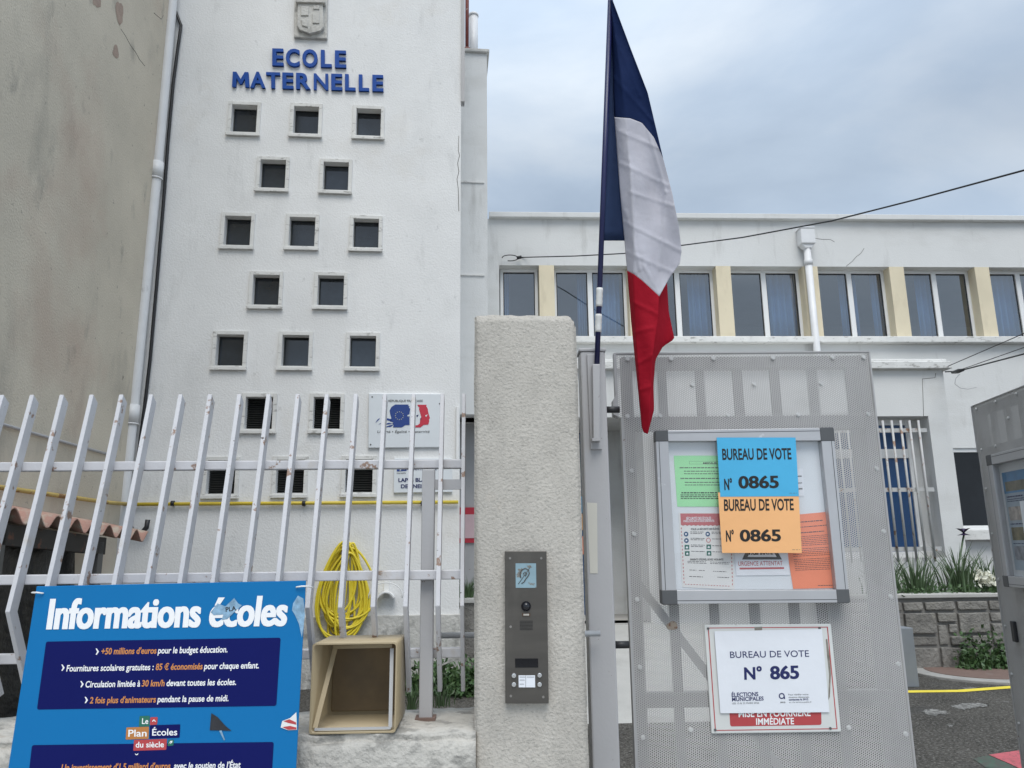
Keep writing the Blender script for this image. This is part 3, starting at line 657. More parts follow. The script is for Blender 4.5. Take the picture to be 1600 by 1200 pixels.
# ground floor window right of the block
g = frame_g((lw[1] - lw[0]) / 2, (lw[3] - lw[2]) / 2, .07, .14, .2)
fo = link_mesh('window', g, ALU_W, school.o, bevel=.004); fo.location = Vector(((lw[0] + lw[1]) / 2, -.11, (lw[2] + lw[3]) / 2)) - school.base
g = G(); g.box(-(lw[1] - lw[0]) / 2 + .05, (lw[1] - lw[0]) / 2 - .05, .16, .17, -(lw[3] - lw[2]) / 2 + .05, (lw[3] - lw[2]) / 2 - .05); link_mesh('pane', g, mat('black_pane', (.008, .009, .011), .12, .3, 3, spec=.25), fo)
g = G(); g.box(lw[0] - .02, lw[1] + .15, -.16, .0, lw[2] - .17, lw[2] - .003); school.part('sill', g, WHITE_FR, bevel=.01)
# drain pipe with hopper
dp = Thing('drain_pipe', 'white downpipe with square hopper between the upper school windows', 'pipe', MB, (MB.at(1264, 460)[0], -.1, 0))
ux = MB.at(1262, 400, -.1)[0]; zt = MB.at(1260, 360, -.1)[1]; zb2 = MB.at(1260, 383, -.1)[1]
g = G(); g.prism_z([(ux - .13, -.2), (ux + .13, -.2), (ux + .13, 0), (ux - .13, 0)], zb2, zt); g.prism([(ux - .12, zb2), (ux + .12, zb2), (ux + .06, zb2 - .08), (ux - .06, zb2 - .08)], -.17, -.03); g.box(ux - .14, ux + .14, -.21, .0, zt, zt + .03); dp.part('hopper', g, PLASTIC_W, bevel=.015)
g = G(); g.tube([(ux, -.1, zb2 - .03), (ux, -.1, 2.6)], .062, 12); dp.part('pipe', g, PLASTIC_W)
g = G(); z = MB.at(1262, 410, -.1)[1]; g.tube([(ux, -.1, z - .05), (ux, -.1, z + .05)], .074, 12); dp.part('collar', g, PLASTIC_W)

# entrance block (projecting, ground floor)
zc0 = MB.at(1200, 578, DE_)[1]; zc1 = MB.at(1200, 567, DE_)[1]; zl = MB.at(1200, 651, DE_)[1]
eu0 = MB.at(715, 600, DE_)[0]; eu1 = MB.at(1449, 640, DE_)[0]; ew1 = MB.at(1481, 640, DE_)[0]
pu1 = MB.at(1010, 800, DE_)[0]
z_fl = .55
gw0 = MB.at(1290, 760, DE_)[0]; gz0 = MB.at(1400, 872, DE_)[1]
block = Thing('entrance_block', 'white projecting entrance block with flat cornice and barred window', 'building', MB, ((eu0 + ew1) / 2, -.7, 0))
g = G(); g.wall(eu0 - .6, ew1, 0, zc0, DE_, [(eu0 - .4, pu1, z_fl, zl), (gw0, eu1, gz0, zl)], .42)
g.quad((ew1, DE_, 0), (ew1, 0, 0), (ew1, 0, zc0), (ew1, DE_, zc0))
g.box(pu1, pu1 + .12, DE_ + .42, -.004, 0, zl); g.box(eu0 - .4, ew1, DE_ + .42, -.004, zl + .02, zl + .2)
block.part('wall', g, WHITE2)
g = G(); g.box(eu0 - .6, ew1 + .10, DE_ - .10, -.004, zc0, zc1); g.box(eu0 - .6, ew1 + .05, DE_ - .05, -.15, zc1, zc1 + .05); block.part('cornice', g, WHITE_FR, bevel=.01)
g = G(); g.box(eu0 - .6, pu1, DE_ - .1, -.004, 0, z_fl); block.part('porch_floor', g, CONC)
g = G(); g.tube([(*(lambda q: (q[0], DE_ - .001, q[1]))(MB.at(x, y, DE_)),) for x, y in ((1462, 583), (1461, 590), (1452, 591), (1441, 592), (1442, 615), (1443, 650))], .004, 5); block.part('crack', g, CRK)
# barred window: blue panes in white frame
dW = DE_ + .34
gr0, gr1 = gw0, MB.at(1433, 760, dW)[0]
g = frame_g((gr1 - gr0) / 2, (zl - gz0) / 2, .09, -.03, .04)
zt1 = MB.at(1400, 707, dW)[1] - (zl + gz0) / 2
g.box(-(gr1 - gr0) / 2 + .09, (gr1 - gr0) / 2 - .09, -.03, .04, zt1 - .09, zt1 + .05)
for x in (MB.at(1345, 760, dW)[0] - (gr0 + gr1) / 2,): g.box(x - .05, x + .05, -.028, .038, -(zl - gz0) / 2 + .09, (zl - gz0) / 2 - .09)
fo = link_mesh('window', g, ALU_W, block.o, bevel=.004); fo.location = Vector(((gr0 + gr1) / 2, dW, (zl + gz0) / 2)) - block.base
g = G(); g.box(-(gr1 - gr0) / 2 + .08, (gr1 - gr0) / 2 - .08, .0, .012, -(zl - gz0) / 2 + .08, (zl - gz0) / 2 - .08); link_mesh('pane', g, BLUEDOOR, fo)
g = G(); g.quad((gr1, dW, gz0), (eu1, dW, gz0), (eu1, dW, zl), (gr1, dW, zl)); block.part('window_reveal', g, WHITE2)
g = G(); dg = DE_ - .05
ub0 = MB.at(1391, 764, dg)[0]; sp_ = MB.at(1405.2, 764, dg)[0] - ub0
GRILLE = mat('rusty_white_bars', (.46, .46, .45), .5, .06, 5, spots=[((.24, .12, .06), 7, .58, .64, I3, .9)])
zt2 = MB.at(1400, 657, dg)[1]; zb3 = MB.at(1400, 878, dg)[1]
for k in range(-6, 5): g = G(); g.tube([(ub0 + k * sp_, dg, zb3), (ub0 + k * sp_, dg, zt2)], .018, 8); block.part('window_bar', g, GRILLE)
for yy in (672, 765, 858):
    z = MB.at(1400, yy, dg)[1]; g = G(); g.box(ub0 - 6.4 * sp_, ub0 + 4.95 * sp_, dg + .022, dg + .07, z - .03, z + .03); block.part('cross_bar', g, GRILLE)
# door and notices in the porch
dz1 = zl - .15
ud0 = MB.at(860, 800)[0]; ud1 = MB.at(948, 800)[0]
g = G(); g.box(ud0, ud1, -.06, -.005, z_fl, zl - .02); door = block.part('door', g, BLUEDOOR, bevel=.004)
g = G(); g.box(ud0 + .12, ud1 - .12, -.07, -.061, 2.2, zl - .2); block.part('door_pane', g, DARKGLASS, door)
def note(name, label, x0, y0, x1, y1, m, fr=MB, d=-.08, cat='notice', group=None):
    a = fr.at(x0, y0, d); b = fr.at(x1, y1, d); g = G(); g.box(a[0], b[0], d, d + .004, b[1], a[1]); return solo(name, label, cat, fr, (a[0], d, b[1]), g, m, group=group)
note('notice_sheet', 'blue sheet on the porch door glimpsed between pillar and post', 890, 776, 917, 801, P_BLUE)
note('notice_sheet', 'orange sheet on the porch door below the blue one', 890, 803, 918, 828, P_OR)
note('notice_sheet', 'salmon sheet on the porch door lowest of the three', 892, 838, 919, 866, P_SAL)
rs = Thing('red_sign', 'red and pale notice panel in the porch beside the pillar', 'sign', MB, (MB.at(733, 845, DE_ + .5)[0], DE_ + .5, MB.at(733, 848, DE_ + .5)[1]))
a = MB.at(715, 793, DE_ + .5); b = MB.at(748, 848, DE_ + .5); g = G(); g.box(a[0], b[0], DE_ + .5, DE_ + .53, b[1], a[1]); rs.part('panel', g, REDSIGN)
h_ = a[1] - b[1]; g = G(); g.box(a[0] + .03, b[0], DE_ + .494, DE_ + .4995, b[1] + .13 * h_, b[1] + .8 * h_); rs.part('notice', g, mat('pale_pink_card', (.55, .40, .42), .6))
g = G(); g.box(a[0] - .2, b[0] + .3, DE_ + .531, DE_ + .6, z_fl, zl + .01); block.part('side_panel', g, GREYM)

# upper stub wall between tower and main wing
sd = 1.2
su1 = T.at(761.5, 300, sd)[0]; sz1 = T.at(740, 78, sd)[1]
stub = Thing('chimney_block', 'tall narrow white block with a flue just right of the tower', 'building', T, (su1 - .5, sd + .6, 0))
g = G(); g.box(tu1 - 1, su1, sd, sd + 2.2, zl + .0, sz1 - .06); stub.part('wall', g, WHITE2)
g = G(); g.box(tu1 - 1, su1 + .04, sd - .05, sd + 2.25, sz1 - .06, sz1); stub.part('coping', g, STONE_W, bevel=.012)
for y in (285, 430): z = T.at(740, y, sd)[1]; g = G(); g.box(tu1 - .5, su1 - .05, sd - .02, sd, z - .012, z + .012); stub.part('string_course', g, WHITE_FR)
g = G(); u = T.at(740, 50, sd + .5)[0]; z0 = sz1 - .05; z1 = T.at(740, 23, sd + .5)[1]; g.tube([(u, sd + .5, z0), (u, sd + .5, z1)], .075, 14); g.tube([(u, sd + .5, z1 - .04), (u, sd + .5, z1)], .085, 14); stub.part('flue', g, PLASTIC_W)
g = G(); u = T.at(729.5, 50, sd + .2)[0]; g.tube([(u, sd + .1, z0), (u, sd + .1, z0 + 1.6)], .03, 10); g.tube([(u, sd + .1, z0), (u, sd + .1, z0 + .14)], .055, 10); stub.part('red_pipe', g, mat('red_oxide', (.17, .04, .03), .7, .2, 8, spots=[((.5, .42, .36), 9, .6, .66, I3, .8)]))

# ramp to the porch
g = G(); xa, xb = MB.at(700, 1000, -5)[0], MB.at(1080, 1000, -5)[0]
g.prism_x([(-5.2, 0), (DE_ - .104, z_fl - .01), (DE_ - .104, 0)], MB.at(772, 1000, -4)[0], pu1 + 1.0)
solo('ramp', None, None, MB, ((xa + xb) / 2, -3, 0), g, CONC, kind='structure')

# ------------------------------------------------------------------ stone planter wall, plants, yard things
dS = -2.5
pu0 = MB.at(1330, 1000, dS)[0]; pu2 = pu0 + 5.2; zp = MB.at(1480, 934, dS)[1]
plant = Thing('stone_planter', 'rough grey stone planter wall below the flowering iris', 'planter', MB, ((pu0 + pu2) / 2, dS, 0))
g = G(); g.box(pu0, pu2, dS + .02, dS + .30, 0, zp); plant.part('mortar_wall', g, MORTAR)
g = G(); g.box(pu0, pu2, dS - .03, dS + .30, zp + .0, zp + .05); g.jitter(3, .008, 5); plant.part('coping', g, CONC)
g = G(); rnd = random.Random(5); cs = .145; nx = int((pu2 - pu0) / cs); nz = int(zp / cs); used = set()
for j in range(nz):
    for i in range(nx):
        if (i, j) in used: continue
        sz = rnd.choice([(2, 1), (3, 1), (1, 2), (2, 2), (1, 1), (3, 2), (1, 2), (2, 1)])
        a_, b_ = sz
        while a_ > 1 and any((i + x, j) in used or i + x >= nx for x in range(a_)): a_ -= 1
        if j + b_ > nz: b_ = 1
        for x in range(a_):
            for y in range(b_): used.add((i + x, j + y))
        m_ = .014; k = rnd.uniform(.0, .03)
        g2 = [(pu0 + i * cs + m_ + rnd.uniform(0, .012), j * cs + m_ + rnd.uniform(0, .012)), (pu0 + (i + a_) * cs - m_ + rnd.uniform(-.01, .005), j * cs + m_ + rnd.uniform(0, .012)), (pu0 + (i + a_) * cs - m_ + rnd.uniform(-.01, .005), (j + b_) * cs - m_ + rnd.uniform(-.01, .005)), (pu0 + i * cs + m_ + rnd.uniform(0, .012), (j + b_) * cs - m_ + rnd.uniform(-.01, .005))]
        g.prism(g2, dS - .005 - k, dS + .03)
plant.part('stones', g, STONE, bevel=.012)
g = G(); g.box(pu0, pu2, dS + .31, -.02, 0, zp - .03); solo('soil', None, None, MB, ((pu0 + pu2) / 2, dS + 1, 0), g, mat('soil', (.05, .04, .03), .95, .2, 8, bump=.8, bs=30), kind='structure')
def blades(g, u, d, z, n, h, spread, wd):
    for k in range(n):
        a = random.uniform(0, 6.28); r = abs(random.gauss(0, .35)) * spread; hh = h * random.uniform(.55, 1.05); le = random.uniform(.05, .55) * hh
        bx, by = u + r * math.cos(a) * .6, d + r * math.sin(a) * .6; dx, dy = math.cos(a), math.sin(a); ca = random.uniform(0, 6.28); px_, py_ = math.cos(ca) * wd, math.sin(ca) * wd
        prev = None; dr = random.random() ** 3
        for s in range(6):
            t = s / 5; zz_ = z + hh * (t - dr * .45 * t * t * t * t); x = bx + dx * le * t ** 2.2; y = by + dy * le * t ** 2.2; w_ = (1 - t ** 2) * .9 + .06
            c = (g.v(x - px_ * w_, y - py_ * w_, zz_), g.v(x + px_ * w_, y + py_ * w_, zz_))
            if prev: g.f([prev[0], prev[1], c[1], c[0]], True)
            prev = c
def leafmass(g, n, fn, sz):
    for k in range(n):
        p = Vector(fn()); d1 = Vector((random.gauss(0, 1), random.gauss(0, 1), random.gauss(0, .7))).normalized(); d2 = d1.orthogonal().normalized(); d2.rotate(Matrix.Rotation(random.uniform(0, 6.28), 3, d1))
        s = sz * random.uniform(.6, 1.3); d3 = d1.cross(d2)
        A = [p + d2 * s, p + d3 * s * .55 + d1 * s * .15, p - d2 * s, p - d3 * s * .55 + d1 * s * .15]
        g.f([g.v(*v) for v in A])
dI = dS + .45
for lab, px, n, h, spr in (('spiky green iris clump beside the edge of the perforated gate', 1385, 60, .50, .5), ('dense green iris clump next to the barred window corner', 1430, 110, .52, .8), ('iris clump carrying the tall dark violet bloom', 1502, 110, .62, .7), ('low leafy clump with a white bloom beside the open gate leaf', 1552, 100, .5, .8)):
    u = MB.at(px, 930, dI)[0]; th = Thing('iris_plant', lab, 'plant', MB, (u, dI, zp - .03), group='plants on the stone planter')
    g = G(); blades(g, u, dI, zp - .05, n, h * 1.25, spr, .014); th.part('leaves', g, LEAF2)
    g = G(); leafmass(g, 160, lambda: (u + random.gauss(0, .22), dI - .2 + random.gauss(0, .09), zp + abs(random.gauss(0, .07))), .035); th.part('low_leaves', g, LEAF)
    if 'violet' in lab:
        us, zs = MB.at(1506, 835, dI)
        g = G(); g.tube([(u, dI, zp), (u + .02, dI, (zp + zs) / 2), (us, dI, zs)], .014, 6); th.part('stem', g, LEAF2)
        g = G()
        for k in range(6):
            a = k * math.pi / 3; up_ = .10 if k % 2 else -.05; r = .12
            g.grid(lambda s, t: (us + math.cos(a) * r * t - math.sin(a) * (s - .5) * .09 * math.sin(math.pi * min(1, t + .08)), dI + math.sin(a) * r * t + math.cos(a) * (s - .5) * .09 * math.sin(math.pi * min(1, t + .08)), zs + up_ * t * (1.6 - t) + .02), 3, 6)
        th.part('bloom', g, PETAL_V)
    if 'white' in lab:
        us, zs = MB.at(1540, 903, dI - .3)
        g = G(); leafmass(g, 150, lambda: (us + random.gauss(0, .05), dI - .3 + random.gauss(0, .05), zs + random.gauss(0, .045)), .04); th.part('bloom', g, PETAL_W)
# ivy in front of the planter
def ground_plant(lab, pts, n, h, fr, sz=.04, name='ivy_bush'):
    c = gnd(*pts[len(pts) // 2]); th0 = GF
    g = G()
    def fn():
        p = gnd(*random.choice(pts)); r = random.random()
        return (p[0] + random.gauss(0, .16), p[1] + random.gauss(0, .13), abs(random.gauss(0, .5)) * h)
    leafmass(g, n, fn, sz); return solo(name, lab, 'plant', GF, (c[0], c[1], 0), g, LEAF)
ua_, ub_ = MB.at(1500, 1030, dS - .1)[0], MB.at(1590, 1030, dS - .1)[0]
g = G(); leafmass(g, 1500, lambda: (random.uniform(ua_, ub_) + random.gauss(0, .05), dS - .06 - abs(random.gauss(0, .09)), .02 + abs(random.gauss(0, .16)) * (.7 + .5 * math.sin(random.random() * 9))), .035); solo('ivy_bush', 'low ivy growing at the foot of the stone planter', 'plant', MB, ((ua_ + ub_) / 2, dS - .1, 0), g, LEAF)
ground_plant('dark ivy hugging the base of the tower behind the fence', [(648, 1083), (665, 1083), (684, 1083), (703, 1084), (722, 1084), (738, 1084), (755, 1084)], 2600, .27, GF)
for lab, px, py in (('weed tuft growing left of the grey fence post foot', 642, 1113), ('weed tuft growing right of the grey fence post foot', 690, 1108)):
    p = gnd(px, py + 8, .95); g = G(); blades(g, p[0], p[1], .98, 40, .09, .10, .003); solo('weed_tuft', lab, 'plant', GF, (p[0], p[1], .98), g, LEAF2)
# round cover
cc = gnd(1535, 1052)
mh = Thing('round_cover', 'rusty round cover in a raised concrete rim before the stone planter', 'manhole', GF, (cc[0], cc[1], 0))
g = G(); ring = [(cc[0] + .86 * math.cos(a), cc[1] + .86 * math.sin(a)) for a in [2 * math.pi * k / 48 for k in range(48)]]; g.prism_z(ring, -.01, .03); mh.part('rim', g, CEMENT, bevel=.01)
g = G(); ring = [(cc[0] + .66 * math.cos(a), cc[1] + .66 * math.sin(a)) for a in [2 * math.pi * k / 48 for k in range(48)]]; g.prism_z(ring, .0, .036); mh.part('cover', g, RUSTY)
# grey cabinet
q = gnd(1416, 1074); CF = Frame((q[0], q[1], 0), R(0)); a0 = CF.at(1408, 1074)[0]; a1 = CF.at(1437, 1074)[0]; zc = CF.at(1420, 981)[1]
cab = Thing('service_cabinet', 'narrow grey metal cabinet standing behind the perforated gate edge', 'cabinet', CF, ((a0 + a1) / 2, 0, 0))
g = G(); g.box(a0, a1, 0, .22, 0, zc); cab.part('body', g, mat('cabinet_grey', (.19, .205, .22), .5, .06, 4), bevel=.008)
g = G(); g.box(a0 - .006, a0 - .001, .01, .21, .03, zc - .03); cab.part('side_panel', g, BLACK)
# planter with greenery glimpsed between fence and pillar
dQ = -2.2; u0 = MB.at(712, 960, dQ)[0]; u1 = MB.at(760, 960, dQ)[0]; z0 = MB.at(730, 935, dQ)[1]
pq = Thing('stone_planter', 'small stone planter glimpsed between the fence end and pillar', 'planter', MB, ((u0 + u1) / 2, dQ, 0))
g = G(); g.box(u0, u1, dQ, dQ + .5, 0, z0 - .06); pq.part('body', g, STONE, bevel=.01)
g = G(); g.box(u0 - .03, u1, dQ - .04, dQ + .5, z0 - .06, z0); pq.part('rim', g, CONC, bevel=.01)
g = G(); blades(g, (u0 + u1) / 2 - .05, dQ + .2, z0 - .02, 130, .32, .6, .008); solo('grass_tuft', 'pale grassy plant in the small stone planter', 'plant', MB, ((u0 + u1) / 2, dQ + .2, z0), g, LEAF2)

# ------------------------------------------------------------------ fence on the low wall
lowu0, lowu1 = -3.4, F.at(741, 1100, -.1)[0]
def fz(py, d): return F.at(600, py, d)[1]
zcop = F.at(600, 1149, -.10)[1]
lw_ = Thing('low_wall', 'low boundary wall with peeling white coping under the metal fence', 'wall', F, ((lowu0 + lowu1) / 2, 0, 0))
g = G(); g.box(lowu0, lowu1 - .005, -.06, .24, .0, zcop - .10); lw_.part('base', g, CEMENT)
g = G(); g.box(lowu0, lowu1 + .004, -.105, .27, zcop - .115, zcop)
bmesh.ops.subdivide_edges(g.bm, edges=[e for e in g.bm.edges if abs((e.verts[0].co - e.verts[1].co).x) > 1], cuts=70)
bmesh.ops.bevel(g.bm, geom=[e for e in g.bm.edges if abs((e.verts[0].co - e.verts[1].co).x) > .01 and e.calc_face_angle(0) > .5], offset=.018, segments=2, affect='EDGES')
bmesh.ops.subdivide_edges(g.bm, edges=g.bm.edges[:], cuts=3, use_grid_fill=True)
for v in g.bm.verts:
    v.co += Vector((0, mnoise.fractal(v.co * 9, 1, 2, 4) * .010, mnoise.fractal(v.co * 11 + Vector((4, 4, 4)), 1, 2, 4) * .008))
for f_ in g.bm.faces: f_.smooth = True
lw_.part('coping', g, COPING)
# raised yard bank behind the wall is the asphalt itself
TU = R(12.8); TLW = R(30)
zb_ = F.at(600, 948)[1]
FU = Frame(F.W(0, 0, zb_), F.yaw, TU)
htop = FU.at(600, 615)[1]
fence = Thing('metal_fence', 'white metal picket fence with bent bars and rusty spots', 'fence', F, (-.8, .1, zcop))
def picket_g(hl):
    ct, st = math.cos(TU), math.sin(TU); dp_ = .036
    top_f = (htop * st, zb_ + htop * ct); top_b = (htop * st + dp_ * .97, zb_ + htop * ct - .022)
    bot_f = (hl * math.sin(TLW), zb_ - hl * math.cos(TLW)); bot_b = (hl * math.sin(TLW) + dp_, zb_ - hl * math.cos(TLW) + .012)
    g = G(); g.prism_x([top_f, top_b, (dp_ + .004, zb_ - .002), bot_b, bot_f, (0, zb_)], -.0068, .0068); return g
ua = FU.at(50, 615)[0]; ub = FU.at(691, 615)[0]; stp = (ub - ua) / 14
FLo = Frame(F.W(0, 0, zb_), F.yaw, -TLW)
hl = -FLo.at(640, 1082)[1]; hs = -FLo.at(560, 1003)[1]
long_p = short_p = None
for k in range(-4, 15):
    u = ua + stp * k; short = k in (11, 12)
    src = short_p if short else long_p
    if src is None:
        o = fence.part('picket', picket_g(hs if short else hl), FENCE, bevel=.0015); src = o
        if short: short_p = o
        else: long_p = o
        o.location = Vector((u, 0, 0))
    else: copy_part(src, fence.o, Vector((u, 0, 0)))
# mesh data of pickets was shifted by the base: location is then the plain offset in u
ue_ = FU.at(724, 700)[0]
g = picket_g(hl)
for v in g.bm.verts: v.co.x = v.co.x * .9 + ue_
fence.part('end_bar', g, FENCE, bevel=.0015)
def rail(py, up_side, u0, u1, name='rail'):
    fr = FU if up_side else FLo; dd = .052; z = fr.at(600, py, dd)[1]
    c0 = F.loc(fr.W(0, dd, z)); g = G(); g.box(u0, u1, c0[1] - .013, c0[1] + .017, c0[2] - .0145, c0[2] + .0145); return fence.part(name, g, FENCE, bevel=.003), c0
rail(726, True, lowu0, ue_); rail(899, True, lowu0, ue_)
ubx0 = F.at(486, 1020, .05)[0]; ubx1 = F.at(634, 1020, .05)[0]
r3, c3 = rail(1021, False, ubx1, ue_); rail(1020, False, lowu0, ubx0 - .01)
dpst = .075
pa = F.at(655, 1000, dpst)[0]; pb = F.at(676, 1000, dpst)[0]
zpt = F.at(660, 737, dpst + .1)[1]
g = G(); g.box(pa, pb, dpst + .02, dpst + .05, zcop - .02, zpt); fence.part('post', g, GREYP, bevel=.003)
g = G(); zA2 = F.at(700, 752, dpst + .1)[1]; zB2 = F.at(700, 767, dpst + .1)[1]; g.box(pb, ue_ + .006, dpst + .03, dpst + .045, zB2, zA2); fence.part('bracket', g, GREYP)
g = G(); g.box(pa - .01, pb + .01, dpst + .005, dpst + .065, zcop - .01, zcop + .005); fence.part('post_foot', g, RUSTY)
g = G(); g.box(-2.5, -2.46, dpst + .02, dpst + .05, zcop - .02, zpt); fence.part('post', g, GREYP)

# ------------------------------------------------------------------ beige container
Bd = -.09
bf = [F.at(486, 1006, Bd), F.at(621, 1003, Bd), F.at(618, 1144, Bd), F.at(485, 1144, Bd)]
zb0 = zcop + .004; BX0, BX1 = (bf[0][0] + bf[3][0]) / 2, (bf[1][0] + bf[2][0]) / 2; BZ1 = (bf[0][1] + bf[1][1]) / 2
bw = Thing('beige_container', 'open beige plastic box lying on its side on the wall coping', 'box', F, ((BX0 + BX1) / 2, .05, zb0))
def rrect(x0, x1, z0, z1, r, n=4):
    o = []
    for cx_, cz_, a0_ in ((x1 - r, z1 - r, 0), (x0 + r, z1 - r, 90), (x0 + r, z0 + r, 180), (x1 - r, z0 + r, 270)):
        for k in range(n + 1): a = R(a0_ + 90 * k / n); o.append((cx_ + r * math.cos(a), cz_ + r * math.sin(a)))
    return o
g = G(); Yb = .13; tk = .004
def ringv(x0, x1, z0, z1, y): return [g.v(a, y, b) for a, b in rrect(x0, x1, z0, z1, .008)]
o0 = ringv(BX0, BX1, zb0, BZ1, Bd); o1 = ringv(BX0 + .004, BX1 + .004, zb0 + .002, BZ1 - .002, Yb); i0 = ringv(BX0 + tk, BX1 - tk, zb0 + tk, BZ1 - tk, Bd); i1 = ringv(BX0 + .009, BX1 - .004, zb0 + .008, BZ1 - .008, Yb - .006)
n = len(o0)
for k in range(n):
    j = (k + 1) % n; g.f([o0[k], o0[j], o1[j], o1[k]], True); g.f([i0[j], i0[k], i1[k], i1[j]], True); g.f([o0[j], o0[k], i0[k], i0[j]])
g.f(o1); g.f(i1); shell_o = bw.part('shell', g, BEIGE)
g = G(); d5 = .0
a = (BX0 + .012, zb0 + .012); b = (BX0 + .048, BZ1 - .026)
def bar3(g, p, q, w_, t_):
    p, q = Vector(p), Vector(q); d = (q - p).normalized(); s = d.cross(Vector((0, 1, 0))).normalized() * w_ / 2; y = Vector((0, t_ / 2, 0))
    V = [g.v(x + i * s + j * y) for x in (p, q) for i, j in ((-1, -1), (1, -1), (1, 1), (-1, 1))]
    for f_ in ((0, 1, 2, 3), (7, 6, 5, 4), (0, 4, 5, 1), (1, 5, 6, 2), (2, 6, 7, 3), (3, 7, 4, 0)): g.f([V[i] for i in f_])
bar3(g, (BX0 + .014, Bd + .015, zb0 + .014), (BX0 + .046, Bd + .10, BZ1 - .026), .013, .006)
bar3(g, (BX0 + .04, Bd + .10, BZ1 - .022), (BX1 - .02, Bd + .05, BZ1 - .015), .010, .006)
bw.part('inner_rim', g, BEIGE)
g = G(); bar3(g, (BX1 - .016, Bd + .012, zb0 + .012), (BX1 - .018, Bd + .03, BZ1 - .02), .010, .006); bar3(g, (BX0 + .014, Bd + .008, zb0 + .011), (BX1 - .014, Bd + .008, zb0 + .011), .006, .006); bw.part('rim_edge', g, mat('greyish_plastic', (.42, .42, .42), .5))
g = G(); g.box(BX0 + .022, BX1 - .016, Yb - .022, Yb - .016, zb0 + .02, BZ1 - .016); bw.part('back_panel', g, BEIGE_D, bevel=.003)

# ------------------------------------------------------------------ blue information board
FB = through(270, 912, 2.20, 2.3, 6.0)
b6 = lambda x, y: (x * .30625, 880 + y * .30625)
qb = q4(FB, 0, (57, 916), (478, 907), (462, 1210), (11, 1210))
qb[2] = lerp(qb[1], qb[2], 1.6); qb[3] = lerp(qb[0], qb[3], 1.6)
info = Thing('information_board', 'blue Informations ecoles board tied to the white fence', 'sign', FB, (*(lambda p: (p[0], .0, p[1]))(bil(qb, .5, 1)),))
g = G(); g.prism(qb, 0, .005); info.part('panel', g, BOARD, bevel=.0015)
def rq(fr, d, conv, pts, r=.006):
    q = [Vector(fr.at(*conv(*p), d)) for p in pts]; o = []
    for i in range(4):
        p, a, b = q[i], q[i - 1], q[(i + 1) % 4]
        da, db = (a - p).normalized() * r, (b - p).normalized() * r
        for k in range(5):
            t = k / 4; o.append(p + da * (1 - t) ** 2 + db * t ** 2)
    return [(v.x, v.y) for v in o]
E1, E2, E3 = -.0006, -.0010, -.0014
for pts in (((235, 400), (1432, 380), (1410, 728), (188, 747)), ((163, 928), (1397, 912), (1375, 1300), (118, 1320))):
    g = G(); g.flat(rq(FB, E1, b6, pts), E1); info.part('text_panel', g, NAVYB)
def bl_line(g, s, x0, x1, yb, h, bold=.01, sl=-.0165, sh=.16, x_ref=700, d=E2):
    f_ = lambda x: yb + sl * (x - x_ref)
    g.text(FB, d, s, b6(x0, f_(x0)), b6(x1, f_(x1)), b6(x0 + sh * h, f_(x0) - h), bold=bold)
g = G(); bl_line(g, 'Informations', 235, 1022, 333 - .0, 146, bold=.045, sl=-.0147, x_ref=235, sh=.14); info.part('title_lettering', g, WINK); g = G(); bl_line(g, 'écoles', 1060, 1462, 320.6, 146, bold=.045, sl=-.0147, x_ref=1060, sh=.14); info.part('title_lettering', g, WINK)
gw_, go_ = G(), G()
def chev(g, x, y):
    for s in (-1, 1): g.flat([FB.at(*b6(*p), E2) for p in ((x, y + s * 16), (x + 6, y + s * 16), (x + 17, y), (x + 8, y))], E2)
for yb, segs in ((462, (('+50 millions d\'euros', 515, 797, 1), ('pour le budget éducation.', 805, 1160, 0))), (546, (('Fournitures scolaires gratuites :', 338, 782, 0), ('85 € économisés', 793, 1032, 1), ('pour chaque enfant.', 1041, 1320, 0))),
                 (629, (('Circulation limitée à', 434, 714, 0), ('30 km/h', 722, 838, 1), ('devant toutes les écoles.', 848, 1204, 0))), (711, (('2 fois plus d\'animateurs', 457, 794, 1), ('pendant la pause de midi.', 803, 1165, 0))),
                 (1052, (("Un investissement d'1,5 milliard d'euros", 312, 868, 1), ("avec le soutien de l'État", 886, 1226, 0)))):
    for s, x0, x1, o_ in segs: g = G(); bl_line(g, s, x0, x1, yb, 31, bold=.026 if o_ else .019); info.part('lettering', g, ORINK if o_ else WINK)
for x, y in ((488, 451), (313, 533), (410, 617), (432, 698)): g = G(); chev(g, x, y); info.part('chevron', g, WINK)
for st_, x0, x1, yb, h, sh in (('Le', 724, 756, 820, 28, .05), ('Plan', 654, 748, 884, 34, .03), ('Écoles', 776, 904, 880, 33, .03), ('du siècle', 692, 836, 940, 28, .03)): g = G(); bl_line(g, st_, x0, x1, yb, h, .015, -.012, sh, d=E3); info.part('logo_lettering', g, WINK)
for pts in (((776, 806), (785, 797), (795, 806), (793, 810), (785, 803), (778, 810)), ((688, 970), (690, 976), (697, 980), (704, 976), (706, 969), (702, 972), (696, 975), (691, 972)), ((861, 922), (868, 908), (880, 905), (878, 915), (868, 923), (872, 912), (866, 916))):
    g = G(); g.flat([FB.at(*b6(*p), E3) for p in pts], E3); info.part('logo_mark', g, WINK)
for m_, pts in ((GRINK, ((712, 780), (764, 778), (762, 832), (708, 834))), (REDINK, ((767, 786), (805, 785), (801, 824), (764, 826))), (OCHINK, ((645, 838), (760, 834), (758, 896), (641, 900))), (NAVYB, ((765, 827), (920, 822), (916, 890), (762, 895))), (REDINK, ((684, 902), (852, 896), (848, 952), (680, 957))), (GRINK, ((858, 902), (888, 900), (884, 930), (855, 933)))):
    g = G(); g.flat(rq(FB, E2, b6, pts, .002), E2); info.part('logo_tile', g, m_)
